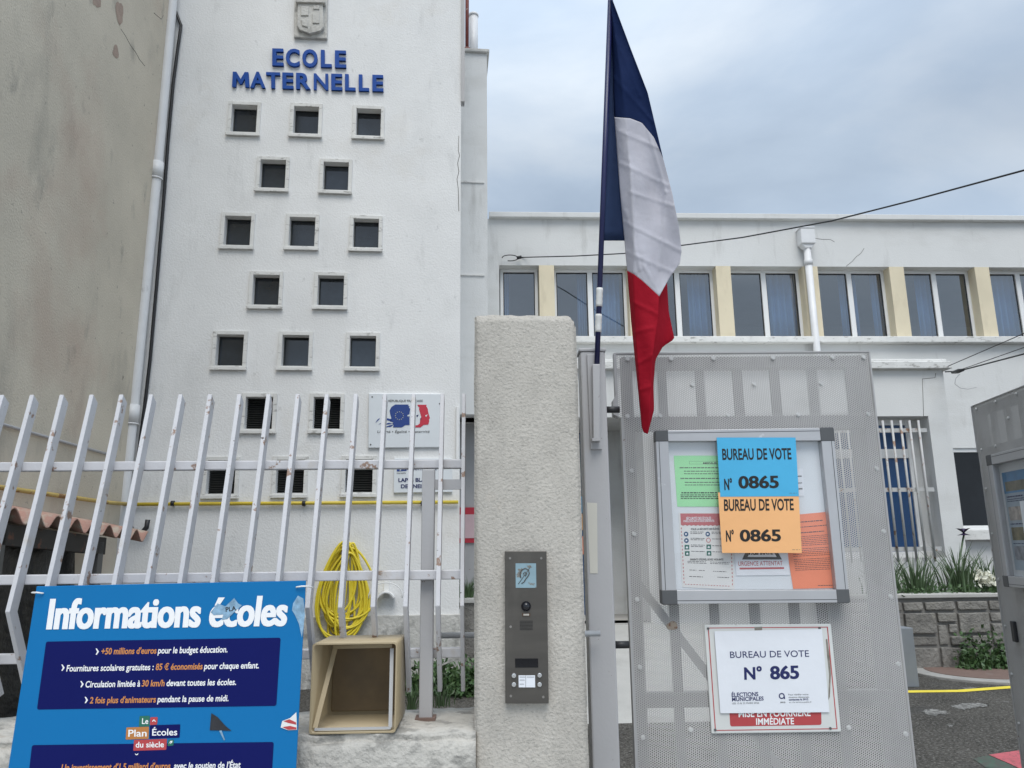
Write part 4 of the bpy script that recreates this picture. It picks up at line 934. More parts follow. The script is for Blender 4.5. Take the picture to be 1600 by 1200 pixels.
# torn stickers
def sticker(pts, m, d=E3 - .0004, name='torn_sticker'):
    g = G(); g.prism([FB.at(*b6(*p), d) for p in pts], d, d + .0003); return info.part(name, g, m)
sticker(((1075, 250), (1110, 205), (1150, 220), (1195, 178), (1215, 205), (1235, 215), (1205, 240), (1160, 285), (1130, 290), (1140, 262), (1090, 265)), TRANSL)
g = G(); g.text(FB, E3 - .0008, 'PLA', b6(1152, 248), b6(1206, 240), b6(1150, 226), bold=.02); info.part('sticker_print', g, INK)
sticker(((1078, 765), (1110, 785), (1150, 830), (1180, 855), (1130, 853), (1070, 852)), STK)
sticker(((1118, 855), (1130, 853), (1148, 900), (1143, 905)), TRANSL)
st_ = sticker(((1440, 805), (1480, 790), (1512, 760), (1515, 850), (1470, 852), (1432, 838)), P_W2)
g = G(); d = E3 - .0008
for p in (((1446, 806), (1476, 796), (1510, 812), (1512, 824), (1470, 815)), ((1440, 836), (1480, 830), (1512, 838), (1513, 848), (1470, 850))): g.flat([FB.at(*b6(*q), d) for q in p], d)
info.part('sticker_stripe', g, REDINK, st_)
sticker(((1495, 205), (1520, 165), (1548, 180), (1556, 260), (1548, 330), (1540, 380), (1525, 310), (1505, 265), (1490, 240)), TRANSL)
for p0, p1 in (((163, 150), (215, 153)), ((1512, 122), (1568, 118))):
    g = G(); a, b = FB.at(*b6(*p0), -.006), FB.at(*b6(*p1), -.006); sgn = 1 if p0[0] < 500 else -1
    out_, inn = (a, b) if sgn > 0 else (b, a)
    g.tube([(inn[0], .003, inn[1]), (inn[0], -.006, inn[1]), ((a[0] + b[0]) / 2, -.009, (a[1] + b[1]) / 2 + .001), (out_[0], -.006, out_[1]), (out_[0] - .004 * sgn, .03, out_[1]), (out_[0] - .002 * sgn, .075, out_[1])], .0022, 6); info.part('cable_tie', g, ALU_W)

# ------------------------------------------------------------------ pillar and intercom
pu_0, pu_1 = P.at(741, 700)[0], P.at(906, 700)[0]; pz = P.at(820, 492)[1]
g = G(); g.box(pu_0, pu_1, 0, .34, 0, pz)
bmesh.ops.bevel(g.bm, geom=g.bm.edges[:], offset=.006, segments=2, affect='EDGES')
for ax, n in ((2, 130), (0, 24), (1, 20)):
    es = [e for e in g.bm.edges if abs((e.verts[0].co - e.verts[1].co)[ax]) > .1]
    bmesh.ops.subdivide_edges(g.bm, edges=es, cuts=n, use_grid_fill=True)
g.bm.normal_update()
for v in g.bm.verts:
    k = mnoise.fractal(v.co * 60, 1, 2, 4) * .0006 + mnoise.noise(v.co * 6) * .002
    v.co += v.normal * k
    a_ = (v.co.x - pu_1) + (v.co.z - pz) * .8 + .030 + .012 * mnoise.noise(v.co * 30)
    if a_ > 0: v.co -= Vector((.55, 0, .55)) * a_
    if v.co.z > pz - .02: v.co.z += .004 * mnoise.fractal(v.co * 25, 1, 2, 3)
for f_ in g.bm.faces: f_.smooth = True
solo('gate_pillar', 'rough grey roughcast gate pillar carrying the intercom', 'pillar', P, ((pu_0 + pu_1) / 2, .17, 0), g, CAST)
zi = lambda x, y: (720 + x * .3167, 820 + y * .3167)
DI = -.022
qi = q4(P, DI, zi(217, 130), zi(423, 130), zi(434, 882), zi(220, 882))
ic = Thing('intercom', 'brown steel door intercom panel fixed to the pillar', 'intercom', P, (*(lambda p: (p[0], DI, p[1]))(bil(qi, .5, 1)),))
g = G(); g.prism(qi, DI, .004); ic.part('plate', g, STEEL, bevel=.0015)
def disc(g, fr, cx_, cy_, r, d0, d1, n=20):
    u, z = fr.at(cx_, cy_, d0); g.prism([(u + r * math.cos(2 * math.pi * k / n), z + r * math.sin(2 * math.pi * k / n)) for k in range(n)], d0, d1)
e = DI - .0008
g = G(); g.flat(q4(P, e, zi(270, 190), zi(371, 190), zi(373, 311), zi(271, 311)), e); st_ = ic.part('ear_sticker', g, mat('faded_blue_sticker', (.23, .34, .39), .5, .1, 20, spots=[((.17, .15, .125), 45, .60, .64, I3, .9)]))
g = G(); ear = [(296, 262), (292, 240), (300, 222), (318, 214), (334, 222), (338, 240), (330, 256), (320, 268), (312, 282), (300, 290)]
g.tube([(*(lambda q: (q[0], e - .0006, q[1]))(P.at(*zi(*p), e)),) for p in ear], .0014, 5); g.tube([(*(lambda q: (q[0], e - .0006, q[1]))(P.at(*zi(*p), e)),) for p in ((308, 244), (316, 232), (326, 240), (318, 254))], .0012, 5); g.tube([(*(lambda q: (q[0], e - .0006, q[1]))(P.at(*zi(*p), e)),) for p in ((284, 292), (345, 205))], .0008, 5); ic.part('ear_symbol', g, STEEL, st_)
g = G(); disc(g, P, *zi(322, 402), .0138, DI - .004, DI); u, z = P.at(*zi(322, 402), DI)
g.grid(lambda s, t: (u + .011 * math.sin(t * math.pi / 2) * math.cos(2 * math.pi * s), DI - .004 - .008 * math.cos(t * math.pi / 2), z + .011 * math.sin(t * math.pi / 2) * math.sin(2 * math.pi * s)), 20, 6); ic.part('camera_dome', g, mat('black_lens', (.01, .01, .014), .08, .05))
g = G(); g.prism(q4(P, DI - .002, zi(303, 436), zi(343, 436), zi(343, 451), zi(303, 451)), DI - .002, DI); ic.part('sensor_window', g, mat('amber_window', (.09, .055, .035), .2))
g = G(); g.flat(q4(P, DI - .0025, zi(309, 439), zi(337, 439), zi(337, 448), zi(309, 448)), DI - .0025); ic.part('sensor_label', g, mat('dull_white', (.4, .38, .34), .5))
g = G()
for k in range(7): g.flat(q4(P, e, zi(291, 474 + k * 7), zi(355, 474 + k * 7), zi(355, 476.5 + k * 7), zi(291, 476.5 + k * 7)), e)
ic.part('speaker_slots', g, DARKIN)
g = G(); g.prism(q4(P, DI - .0015, zi(268, 660), zi(381, 660), zi(382, 704), zi(269, 704)), DI - .0015, DI); ic.part('display', g, mat('black_display', (.006, .006, .008), .12))
g = G(); g.prism(q4(P, DI - .0015, zi(285, 743), zi(366, 743), zi(367, 802), zi(286, 802)), DI - .0015, DI); nl = ic.part('name_card', g, P_W)
g = G()
for l in (((290, 750), (318, 752)), ((290, 765), (315, 767)), ((290, 785), (312, 787)), ((325, 750), (362, 752)), ((319.5, 744), (321, 801))): (x0, y0), (x1, y1) = l; g.flat(q4(P, DI - .0022, zi(x0, y0), zi(x1, y0), zi(x1, y1), zi(x0, y1)), DI - .0022)
ic.part('card_print', g, INKG, nl)
for p in ((262, 745), (262, 789), (389, 743), (389, 789)):
    g = G(); disc(g, P, *zi(*p), .0065, DI - .005, DI, 16); ic.part('button', g, mat('chrome_button', (.62, .62, .62), .25, .03, metal=.8), bevel=.002)
g = G()
for p in ((243, 165), (397, 165), (246, 503), (247, 845), (407, 850)): disc(g, P, *zi(*p), .0035, DI - .001, DI, 10)
ic.part('screw', g, mat('steel_screw', (.28, .26, .24), .4, metal=.6))

# tie rod through the pillar between fence post and gate post
dR = .30; u0, z0 = P.at(683, 993, dR); u1, _ = P.at(938, 993, dR)
g = G(); g.tube([(u0, dR, z0), (u1, dR, z0)], .0095, 12); solo('tie_rod', 'thin grey tube sticking out behind the pillar towards the gate post', 'rod', P, (u0, dR, z0), g, mat('zinc_tube', (.42, .43, .44), .4, metal=.3))

# ------------------------------------------------------------------ gate post, flag holder, flag
gu0, gu1 = GP.at(908, 600)[0], GP.at(947, 600)[0]; gz = GP.at(926, 549)[1]
post = Thing('gate_post', 'grey square steel gate post holding the flag bracket', 'post', GP, ((gu0 + gu1) / 2, .05, 0))
g = G(); g.box(gu0, gu1, 0, gu1 - gu0, 0, gz); post.part('tube', g, GREYP, bevel=.006)
g = G(); g.box(gu0 - .004, gu1 + .004, -.004, gu1 - gu0 + .004, gz, gz + .012); post.part('cap', g, GREYP, bevel=.003)
q = q4(GP, -.0015, (917, 785), (933, 786), (934, 896), (922, 896)); g = G(); g.flat(q, -.0015); post.part('paint_patch', g, CREAMP)
g = G()
for yy in (637, 1010): z = GP.at(950, yy)[1]; g = G(); g.tube([(gu1, .04, z), (gu1 + .05, .04, z)], .012, 10); post.part('hinge', g, BLACK)
hq = q4(GP, -.012, (917, 553), (938, 553), (941, 702), (923, 702))
hd = Thing('flag_holder', 'grey steel flag socket bolted high on the gate post', 'bracket', GP, (*(lambda p: (p[0], -.012, p[1]))(bil(hq, .5, 1)),))
g = G(); g.prism(hq, -.012, -.0005); hd.part('plate', g, GREYP, bevel=.002)
tq = q4(GP, -.036, (925.5, 569), (937.5, 569), (937, 686), (927, 686)); g = G(); g.prism(tq, -.040, -.0125); hd.part('socket', g, GREYP, bevel=.003)
g = G(); a = GP.at(925, 685, -.04); b = GP.at(938, 689, -.04); g.box(a[0], b[0], -.046, -.0125, b[1], a[1]); hd.part('socket_foot', g, GREYP)
# flag
FP = through(932, 572, 2.636, 0, -7.0)
flag = Thing('flag', 'drooping blue white red French flag on a navy pole', 'flag', FP, (0, 0, -.05))
def fp(x, y, d=0.0): u, z = FP.at(x, y, d); return (u, d, z)
g = G(); bt = fp(931.5, 600); tp = fp(954.5, -20); g.tube([bt, tp], .0095, 12); g.tube([fp(954, -18), fp(954.3, -26)], .013, 12); flag.part('pole', g, POLE)
def on_pole(y): t = (600 - y) / 620; return fp(931.5 + 23 * t, y)
for y0, y1 in ((450, 479), (491, 519)):
    g = G(); n_ = 7; pts = [lerp(on_pole(y0), on_pole(y1), k / n_) for k in range(n_ + 1)]; g.tube(pts, [.0112 + .0012 * (k % 2) for k in range(n_ + 1)], 12); flag.part('tape', g, TAPE)
def poly_at(pl, t):
    L = [math.dist(a, b) for a, b in zip(pl, pl[1:])]; s = sum(L) * t
    for a, b, l in zip(pl, pl[1:], L):
        if s <= l or (a, b) == (pl[-2], pl[-1]): return lerp(a, b, min(1, s / l if l else 0))
        s -= l
def sheet(g, lp, rp, nr, nc, dfn):
    def fn(s, t):
        a, b = poly_at(lp, t), poly_at(rp, t); x, y = lerp(a, b, s); d = dfn(s, t, x, y); return fp(x, y, d)
    g.grid(fn, nc, nr)
def wob(s, t, x, y): return -.012 + .012 * math.sin(x * .085 - y * .012) + .004 * math.sin(x * .055 + y * .045 + 1.0) + .0022 * math.sin(x * .16 - y * .06) + .012 * mnoise.noise(Vector((x * .03, y * .012, 3.3)))
# back layer along the hoist
g = G(); sheet(g, [(952.5, 14), (948, 190), (942, 376)], [(954.5, 16), (963, 182), (976, 376)], 24, 6, lambda s, t, x, y: .002 + .03 * s + .006 * math.sin(s * 5 + t * 4)); flag.part('hoist_panel', g, F_BLUE2, solid=.001)  # paler, more translucent blue than the front stripe
CREASE = [((970, 255), (1044, 290)), ((978, 330), (1000, 420)), ((1040, 300), (1030, 420)), ((1012, 200), (1040, 300)), ((972, 345), (1064, 392)), ((976, 392), (1050, 425)), ((985, 300), (1052, 322)), ((984, 250), (992, 425)), ((1006, 415), (1030, 458)), ((968, 205), (1030, 232)), ((990, 520), (1020, 512)), ((994, 570), (1018, 556)), ((985, 470), (1026, 490)), ((998, 610), (1016, 604)), ((962, 60), (1000, 150)), ((958, 120), (1020, 190))]
def crease(x, y):
    o = 0
    for (ax, ay), (bx, by) in CREASE:
        L2 = (bx - ax) ** 2 + (by - ay) ** 2; t = max(0, min(1, ((x - ax) * (bx - ax) + (y - ay) * (by - ay)) / L2)); dx, dy = x - ax - t * (bx - ax), y - ay - t * (by - ay)
        o -= .0032 * math.exp(-(dx * dx + dy * dy) / 10.0)
    return o
fold = lambda s, t, x, y: wob(s, t, x, y) + crease(x, y) + .04 * max(0, 1 - s * 6) - .02 * s
# front layer: blue, white, red
def curve_sheet(g, L, Rr, top, bot, nr, nc):   # rows blend from the curve top to the curve bot
    def fn(s, t):
        a, b = poly_at(L, t), poly_at(Rr, t); tp_, bt_ = poly_at(top, s), poly_at(bot, s)
        base = lerp(a, b, s); c00, c10, c01, c11 = top[0], top[-1], bot[0], bot[-1]
        st = lerp(tp_, bt_, t); bb = lerp(lerp(c00, c10, s), lerp(c01, c11, s), t)
        x = base[0] + st[0] - bb[0]; y = base[1] + st[1] - bb[1]
        return fp(x, y, fold(s, t, x, y))
    g.grid(fn, nc, nr)
wtop = [(960, 183), (985, 185), (1003, 192), (1022, 215), (1036, 247)]
wbot = [(980, 423), (990, 428), (1003, 438), (1016, 450), (1030, 463)]
g = G(); curve_sheet(g, [(953, 0), (956, 90), (960, 183)], [(957, 0), (985, 75), (1012, 145), (1036, 247)], [(953, 0), (955, 0), (957, 0)], wtop, 90, 36); flag.part('blue_stripe', g, F_BLUE, solid=.001)
g = G(); curve_sheet(g, [(960, 183), (968, 290), (980, 423)], [(1036, 247), (1050, 300), (1061, 355), (1065, 392), (1062, 412), (1046, 434), (1030, 463)], wtop, wbot, 110, 60)
flag.part('white_stripe', g, F_WHITE, solid=.001)
g = G(); curve_sheet(g, [(980, 423), (986, 500), (992, 560), (998, 620), (1003, 668)], [(1030, 463), (1028, 500), (1019, 560), (1017, 620), (1012, 678)], wbot, [(1003, 668), (1006, 676), (1012, 678)], 110, 24)
flag.part('red_stripe', g, F_RED, solid=.001)
g = G(); sheet(g, [(1026, 455), (1024, 500), (1017, 560), (1013, 610), (1006, 676)], [(1042, 440), (1045, 488), (1054, 530), (1036, 541), (1024, 562), (1021, 600), (1022, 640), (1012, 678)], 40, 10, lambda s, t, x, y: .02 + .016 * math.sin(x * .13 + y * .02) + .02 * s)
flag.part('red_fold', g, F_RED, solid=.001)

# ------------------------------------------------------------------ left gate leaf
qa = q4(GT, 0, (958, 553), (1357, 550)); gl0, gl1 = qa[0][0], qa[1][0]; gzt = (qa[0][1] + qa[1][1]) / 2; gzs = GT.at(1160, 651)[1]
gate = Thing('gate_leaf', 'near grey perforated metal gate leaf carrying the notice case', 'gate', GT, (gl0, .02, .05))
zbt = .06
def gate_parts(th, x0, x1, zt_, zs_, mperf, flip=1):
    g = G(); g.box(x0 + .01, x1, -.0015, .0, zs_ + .001, zt_); th.part('top_sheet', g, mperf)
    g = G(); g.box(x0 + .03, x1 + .0, -.0035, -.002, zbt, zs_ + .012); th.part('main_sheet', g, mperf)
    g = G()
    g.box(x0 + .03, x0 + .07, .004, .044, zbt, zt_ - .01); g.box(x1 - .045, x1 - .005, .004, .044, zbt, zt_ - .01)
    g.box(x0 + .07, x1 - .045, .005, .043, zt_ - .06, zt_ - .012); g.box(x0 + .07, x1 - .045, .005, .043, zs_ - .05, zs_ + .004); g.box(x0 + .07, x1 - .045, .005, .043, 1.05, 1.10); g.box(x0 + .07, x1 - .045, .005, .043, zbt, zbt + .05)
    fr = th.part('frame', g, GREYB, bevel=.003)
    n_ = int((x1 - x0 - .1) / .132)
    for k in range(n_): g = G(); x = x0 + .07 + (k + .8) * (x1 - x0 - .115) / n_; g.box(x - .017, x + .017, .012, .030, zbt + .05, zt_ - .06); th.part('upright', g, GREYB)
    g = G(); g.box(x0 + .002, x0 + .012, -.004, .03, zs_, zt_ + .003); g.box(x0 + .02, x0 + .03, -.006, .03, zbt, zs_); g.box(x1 - .001, x1 + .004, -.0045, .044, zbt, zt_ + .001); g.box(x0 + .012, x1 - .001, -.004, .02, zt_ - .001, zt_ + .004); th.part('edge_strip', g, GREYM)
    RV = mat('rivet_grey', (.52, .52, .51), .4)
    def riv(x, z):
        g = G()
        for r_, y_ in ((.0085, -.0055), (.006, -.0095)): g.prism([(x + r_ * math.cos(a), z + r_ * math.sin(a)) for a in [2 * math.pi * k / 10 for k in range(10)]], y_, -.003)
        th.part('rivet', g, RV)
    for s in (.035, .21, .38, .62, .86, .985): riv(x0 + .02 + s * (x1 - x0 - .03), zt_ - .022)
    for s in (.30, .54, .80): riv(x0 + s * (x1 - x0), (zt_ + zs_) / 2)
    for s in (.045, .17, .43, .70, .97): riv(x0 + s * (x1 - x0), zs_ + .005)
    zz_ = zs_ - .2
    while zz_ > .2: riv(x0 + .05, zz_); riv(x1 - .02, zz_); zz_ -= .23
    for s in (.22, .5, .78): riv(x0 + s * (x1 - x0), .98)
gate_parts(gate, gl0, gl1, gzt, gzs, PERF)
g = G(); a = GT.at(957, 618); b = GT.at(966, 648); g.prism([(a[0], b[1]), (b[0], b[1] - .01), (b[0], a[1] + .01), (a[0], a[1] - .02)], -.01, .04); gate.part('hinge_plate', g, GREYM)
g = G(); bar3(g, (gl0 + .06, .05, gzs - .6), (gl1 - .05, .05, .3), .03, .006); gate.part('brace', g, GREYM)
q = blob(GT, -.0045, 1050, 978, 9, 7); g = G(); g.flat(q, -.0045); gate.part('rust_stain', g, mat('rust_stain', (.30, .25, .2), .8, .2, 30, spots=[((.15, .06, .03), 60, .5, .6, I3, .9)]))

# notice case
def case(fr, d0, outer, inner, label, parts_label=None):
    D0 = -.055 + d0; qo = q4(fr, D0, *outer); qn = q4(fr, D0, *inner)
    th = Thing('notice_case', label, 'notice case', fr, (*(lambda p: (p[0], d0, p[1]))(bil(qo, .5, 1)),))
    g = G(); g.prism(qo, D0 + .035, d0 - .008); th.part('back_box', g, ALU, bevel=.002)
    g = G(); g.prism([lerp(a, b, .001) for a, b in zip(qn, qn[2:] + qn[:2])], D0 + .030, D0 + .0345); th.part('back_panel', g, mat('pale_case_back', (.66, .69, .72), .7, .03))
    g = G()
    for i in range(4):
        j = (i + 1) % 4; g.prism([qo[i], qo[j], qn[j], qn[i]], D0, D0 + .0345)
    fr_ = th.part('frame', g, ALU, bevel=.0015)
    g = G()
    for i in range(4):
        j = (i + 1) % 4; A = [lerp(qo[k], qn[k], .22) for k in (i, j)]; B = [lerp(qo[k], qn[k], .27) for k in (i, j)]; g.flat([A[0], A[1], B[1], B[0]], D0 - .0006)
    th.part('frame_seam', g, DGREY, fr_)
    for i in range(4):
        a, b, c = qo[i], qo[(i + 1) % 4], qo[i - 1]; v = qn[i]; U = (Vector(b) - Vector(a)).normalized(); V = (Vector(c) - Vector(a)).normalized(); iv = Vector(v) - Vector(a); lu = abs(iv.dot(U)); lv = abs(iv.dot(V)); A = Vector(a) - (U + V) * .002
        g = G(); g.prism([tuple(A + U * .006), tuple(A + U * (lu + .004)), tuple(A + U * (lu + .004) + V * (lv + .004)), tuple(A + V * (lv + .004)), tuple(A + V * .006), tuple(A + (U + V) * .0016)], D0 - .002, D0 + .036); th.part('corner_cap', g, DGREY, bevel=.003)
    g = G(); g.prism(qn, D0 + .010, D0 + .013); th.part('glass', g, GLASSC)
    return D0
z6 = lambda x, y: (1010 + .2584 * x, 650 + .2584 * y)
D0 = case(GT, -.004, [z6(55, 88), z6(1130, 70), z6(1230, 1128), z6(98, 1138)], [z6(132, 152), z6(1058, 148), z6(1150, 1050), z6(182, 1055)], 'silver framed glazed notice case on the near gate leaf')
def pap(fr, d, conv, pts, label, m, name='notice_sheet', th_=.0006, cat='notice'):
    q = [fr.at(*conv(*p), d) for p in pts]
    t = Thing(name, label, cat, fr, (*(lambda p: (p[0], d, p[1]))(bil(q, .5, 1)),)); g = G(); g.prism(q, d, d + th_); t.part('paper', g, m); t.q = q; t.d = d; return t
def txt(th, conv, items, m, name='lettering', dd=.0006):
    for s, bl, br, tl, bo in items: g = G(); g.text(th.fr, th.d - dd, s, conv(*bl), conv(*br), conv(*tl), bold=bo); th.part(name, g, m)
def rows(th, lines, m, name='small_print', dd=.0005, seed=1, brk=True):     # illegible small print: rows of word-length dashes, sheet units
    g = G(); rn = random.Random(seed); d = th.d - dd
    for s0, s1, t, h in lines:
        s = s0
        while s < s1:
            wl_ = rn.uniform(.02, .085); e_ = min(s1, s + wl_); g.flat(sub(th.q, s, t, e_, t + h), d); s = e_ + .012
    return th.part(name, g, m)
dF = D0 - .0035
o_ = pap(GT, dF, z6, ((433, 462), (920, 462), (940, 828), (458, 828)), 'orange Bureau de vote 0865 sheet just below the blue one', P_OR)
txt(o_, z6, [('BUREAU DE VOTE', (470, 572), (892, 568), (468, 506), .026), ('N°', (482, 758), (530, 757), (480, 694), .03), ('0865', (566, 757), (815, 755), (563, 690), .032)], INK)
b_ = pap(GT, dF - .001, z6, ((425, 130), (902, 130), (922, 485), (447, 488)), 'blue Bureau de vote 0865 sheet taped at the top of the case', P_BLUE)
txt(b_, z6, [('BUREAU DE VOTE', (460, 264), (878, 260), (457, 200), .026), ('N°', (472, 446), (520, 445), (469, 382), .03), ('0865', (557, 436), (802, 433), (555, 366), .032)], INK)
for th in (o_, b_): rows(th, [(.88, .98, .945, .006)], INKG, 'underline', seed=4)
dB = D0 + .0285
gs_ = pap(GT, dB, z6, ((165, 240), (470, 240), (490, 548), (187, 548)), 'green typed sheet inside the notice case', P_GR)
rows(gs_, [(.1, .95, .23, .018), (.18, .95, .30, .014), (.18, .95, .35, .014), (.1, .95, .44, .018), (.18, .9, .52, .014), (.18, .9, .57, .014)], INKG, seed=2)
rows(gs_, [(.1, .95, .72, .022), (.08, .95, .765, .016), (.08, .95, .80, .016), (.08, .95, .835, .016)], INK, 'bold_print', seed=3)
g = G(); q = gs_.q
for s0, t0, s1, t1 in ((.3, .11, .95, .113), (.3, .165, .95, .168), (.3, .11, .304, .168)): g.flat(sub(q, s0, t0, s1, t1), dB - .0005)
g.text(GT, dB - .0006, 'MENUS', z6(343, 290), z6(425, 290), z6(343, 280), bold=.03); gs_.part('heading', g, INKG)
sp = pap(GT, dB, z6, ((195, 585), (520, 585), (533, 1050), (218, 1035)), 'white safety poster with red header inside the case', P_W2)
g = G(); pts = []
q = sp.q; hd_ = [bil(q, .03, .01)] + [bil(q, .98, .01)] + [bil(q, .98 - .95 * k / 24, .165 + (.012 if k % 2 else 0)) for k in range(25)]
g.flat(hd_, dB - .0005)
for k in range(16):
    g.flat(sub(q, .028, .2 + k * .048, .042, .225 + k * .048), dB - .0005); g.flat(sub(q, .955, .2 + k * .048, .969, .225 + k * .048), dB - .0005); g.flat(sub(q, .05 + k * .055, .955, .08 + k * .055, .962), dB - .0005)
sp.part('red_header', g, P_PINK)
g = G(); g.text(GT, dB - .0009, 'SÉCURITÉ DES ÉCOLES :', z6(240, 628), z6(398, 626), z6(240, 612), bold=.02); g.text(GT, dB - .0009, 'PARLONS-EN À NOS ENFANTS', z6(225, 642), z6(410, 640), z6(225, 630), bold=.02); sp.part('header_lettering', g, P_W)
g = G(); gg = G()
for (x, y, k) in ((240, 714, 0), (371, 714, 0), (242, 753, 0), (375, 751, 2), (245, 793, 1), (377, 791, 1), (247, 831, 1), (379, 830, 1)):
    if k == 1: gg.flat([GT.at(*z6(x + a * 14, y + b * 14), dB - .0005) for a, b in ((-1, -1), (1, -1), (1, 1), (-1, 1))], dB - .0005)
    elif k == 0: g.flat([GT.at(*z6(x + 14 * math.cos(a), y + 15 * math.sin(a)), dB - .0005) for a in [math.pi * j / 8 for j in range(16)]], dB - .0005)
sp.part('blue_icon', g, mat('blue_icon_print', (.015, .07, .16), .6)); sp.part('green_icon', gg, mat('green_icon_print', (.02, .13, .10), .6))
g = G(); x, y = 375, 751; N_ = 20
ro = [GT.at(*z6(x + 14 * math.cos(2 * math.pi * j / N_), y + 15 * math.sin(2 * math.pi * j / N_)), dB - .0005) for j in range(N_)]; ri = [GT.at(*z6(x + 10 * math.cos(2 * math.pi * j / N_), y + 11 * math.sin(2 * math.pi * j / N_)), dB - .0005) for j in range(N_)]
for j in range(N_): g.flat([ro[j], ro[(j + 1) % N_], ri[(j + 1) % N_], ri[j]], dB - .0005)
sp.part('red_icon', g, P_PINK)
gwi = G()
for (x, y) in ((240, 714), (371, 714), (242, 753)):
    gwi.flat([GT.at(*z6(x + a, y + b), dB - .0008) for a, b in ((-6, -5), (5, -5), (5, 4), (-1, 4), (-5, 8), (-5, 4))], dB - .0008)
for (x, y) in ((245, 793), (377, 791), (247, 831), (379, 830)):
    gwi.flat([GT.at(*z6(x + a, y + b), dB - .0008) for a, b in ((-8, 3), (0, -7), (8, 3), (5, 7), (-5, 7))], dB - .0008)
sp.part('icon_mark', gwi, P_W)
g = G(); g.text(GT, dB - .0005, 'POUR LA SÉCURITÉ DES ÉLÈVES', z6(270, 690), z6(440, 688), z6(270, 679), bold=.03); g.text(GT, dB - .0005, 'PARENTS D\'ÉLÈVES, SOYEZ VIGILANTS', z6(265, 873), z6(465, 873), z6(265, 862), bold=.03); sp.part('heading', g, INKG)
rows(sp, [(.2, .46, .255, .008), (.2, .42, .275, .008), (.6, .95, .255, .008), (.6, .9, .275, .008), (.2, .46, .34, .008), (.2, .44, .36, .008), (.6, .9, .345, .008), (.2, .46, .43, .008), (.2, .44, .45, .008), (.6, .9, .435, .008), (.2, .46, .515, .008), (.6, .9, .515, .008), (.12, .48, .65, .007), (.12, .48, .67, .007), (.55, .92, .65, .007), (.55, .9, .67, .007), (.15, .28, .765, .007), (.33, .45, .765, .007), (.6, .85, .77, .007), (.14, .4, .85, .008), (.68, .9, .845, .008)], INKG, seed=8)
va = pap(GT, dB - .0008, z6, ((520, 690), (842, 690), (868, 962), (545, 965)), 'white Urgence attentat sheet half hidden below the orange one', P_W)
g = G(); g.flat([GT.at(*z6(*p), dB - .0013) for p in ((690, 640), (820, 868), (578, 868))], dB - .0013); tri = va.part('triangle', g, INKG)
g = G(); g.flat([GT.at(*z6(*p), dB - .0017) for p in ((694, 700), (788, 852), (612, 852))], dB - .0017); va.part('triangle_centre', g, P_W, tri)
txt(va, z6, [('VIGIPIRATE', (614, 840), (765, 836), (614, 814), .04)], INK, 'black_lettering', .0014)
txt(va, z6, [('URGENCE ATTENTAT', (556, 906), (824, 902), (555, 880), .004)], P_PINK, 'red_lettering', .0006)
g = G(); g.flat([GT.at(*z6(*p), dB - .0013) for p in ((563, 917), (832, 914), (833, 925), (564, 928))], dB - .0013); va.part('underline', g, P_PINK)
sa = pap(GT, dB - .0002, z6, ((817, 605), (1088, 580), (1140, 1040), (888, 1045)), 'salmon typed letter at the right inside the case', P_SAL)
rows(sa, [(.35, .9, .10, .012), (.2, .98, .17, .009), (.2, .9, .245, .012)] + [(.12, .97, .30 + .024 * k + (.02 if k > 5 else 0) + (.02 if k > 10 else 0), .006) for k in range(18)] + [(.6, .95, .96, .008)], INKG, seed=12)
wl2 = pap(GT, dB, z6, ((900, 320), (945, 318), (955, 485), (912, 488)), 'narrow white slip at the right edge of the blue sheet', P_W)
rows(wl2, [(.2, .8, .25, .04), (.2, .8, .5, .03), (.2, .8, .7, .05)], INKG, seed=3)
# lower sign and paper on it
z7 = lambda x, y: (970 + .29375 * x, 930 + .29375 * y)
dl = -.012
q = [GT.at(*z7(*p), dl) for p in ((443, 157), (1118, 152), (1173, 728), (483, 738))]
ls = Thing('parking_sign', 'white red bordered tow away sign on the lower gate leaf', 'sign', GT, (*(lambda p: (p[0], dl, p[1]))(bil(q, .5, 1)),)); ls.fr = GT; ls.q = q; ls.d = dl
g = G(); g.prism(q, dl, -.005); ls.part('panel', g, mat('dirty_enamel', (.62, .63, .61), .4, .05, 6, spots=[((.3, .28, .25), 14, .66, .72, I3, .6)]), bevel=.003)
g = G()
for i, (a, b) in enumerate(((0, 1), (1, 2), (2, 3), (3, 0))):
    A = [bil(q, .5 + (s - .5) * .945, .5 + (t - .5) * .945) for s, t in ((0, 0), (1, 0), (1, 1), (0, 1))]; B = [bil(q, .5 + (s - .5) * .93, .5 + (t - .5) * .93) for s, t in ((0, 0), (1, 0), (1, 1), (0, 1))]
    g.flat([A[a], A[b], B[b], B[a]], dl - .0006)
ls.part('red_border', g, P_RED)
g = G(); g.flat(rq(GT, dl - .0006, z7, ((575, 560), (1064, 555), (1068, 690), (582, 698)), .008), dl - .0006); ls.part('red_panel', g, P_RED)
txt(ls, z7, [('MISE EN FOURRIÈRE', (627, 648), (1010, 642), (626, 612), .02), ('IMMÉDIATE', (720, 689), (922, 686), (719, 656), .02)], WINK, dd=.0011)
g = G()
for p in ((465, 178), (1058, 176), (503, 717), (1116, 709)): disc(g, GT, *z7(*p), .0045, dl - .003, dl, 10)
ls.part('screw', g, INKG)
g = G(); g.flat([GT.at(*z7(*p), dl - .0008) for p in ((1090, 235), (1098, 232), (1112, 330), (1118, 420), (1112, 540), (1104, 560), (1108, 420), (1098, 330))], dl - .0008); GLUE = mat('glue_residue', (.22, .2, .17), .7, .3, 40); ls.part('glue_mark', g, GLUE); g = G(); g.flat([GT.at(*z7(*p), dl - .0008) for p in ((710, 170), (752, 168), (752, 188), (712, 190))], dl - .0008); ls.part('glue_mark', g, GLUE)
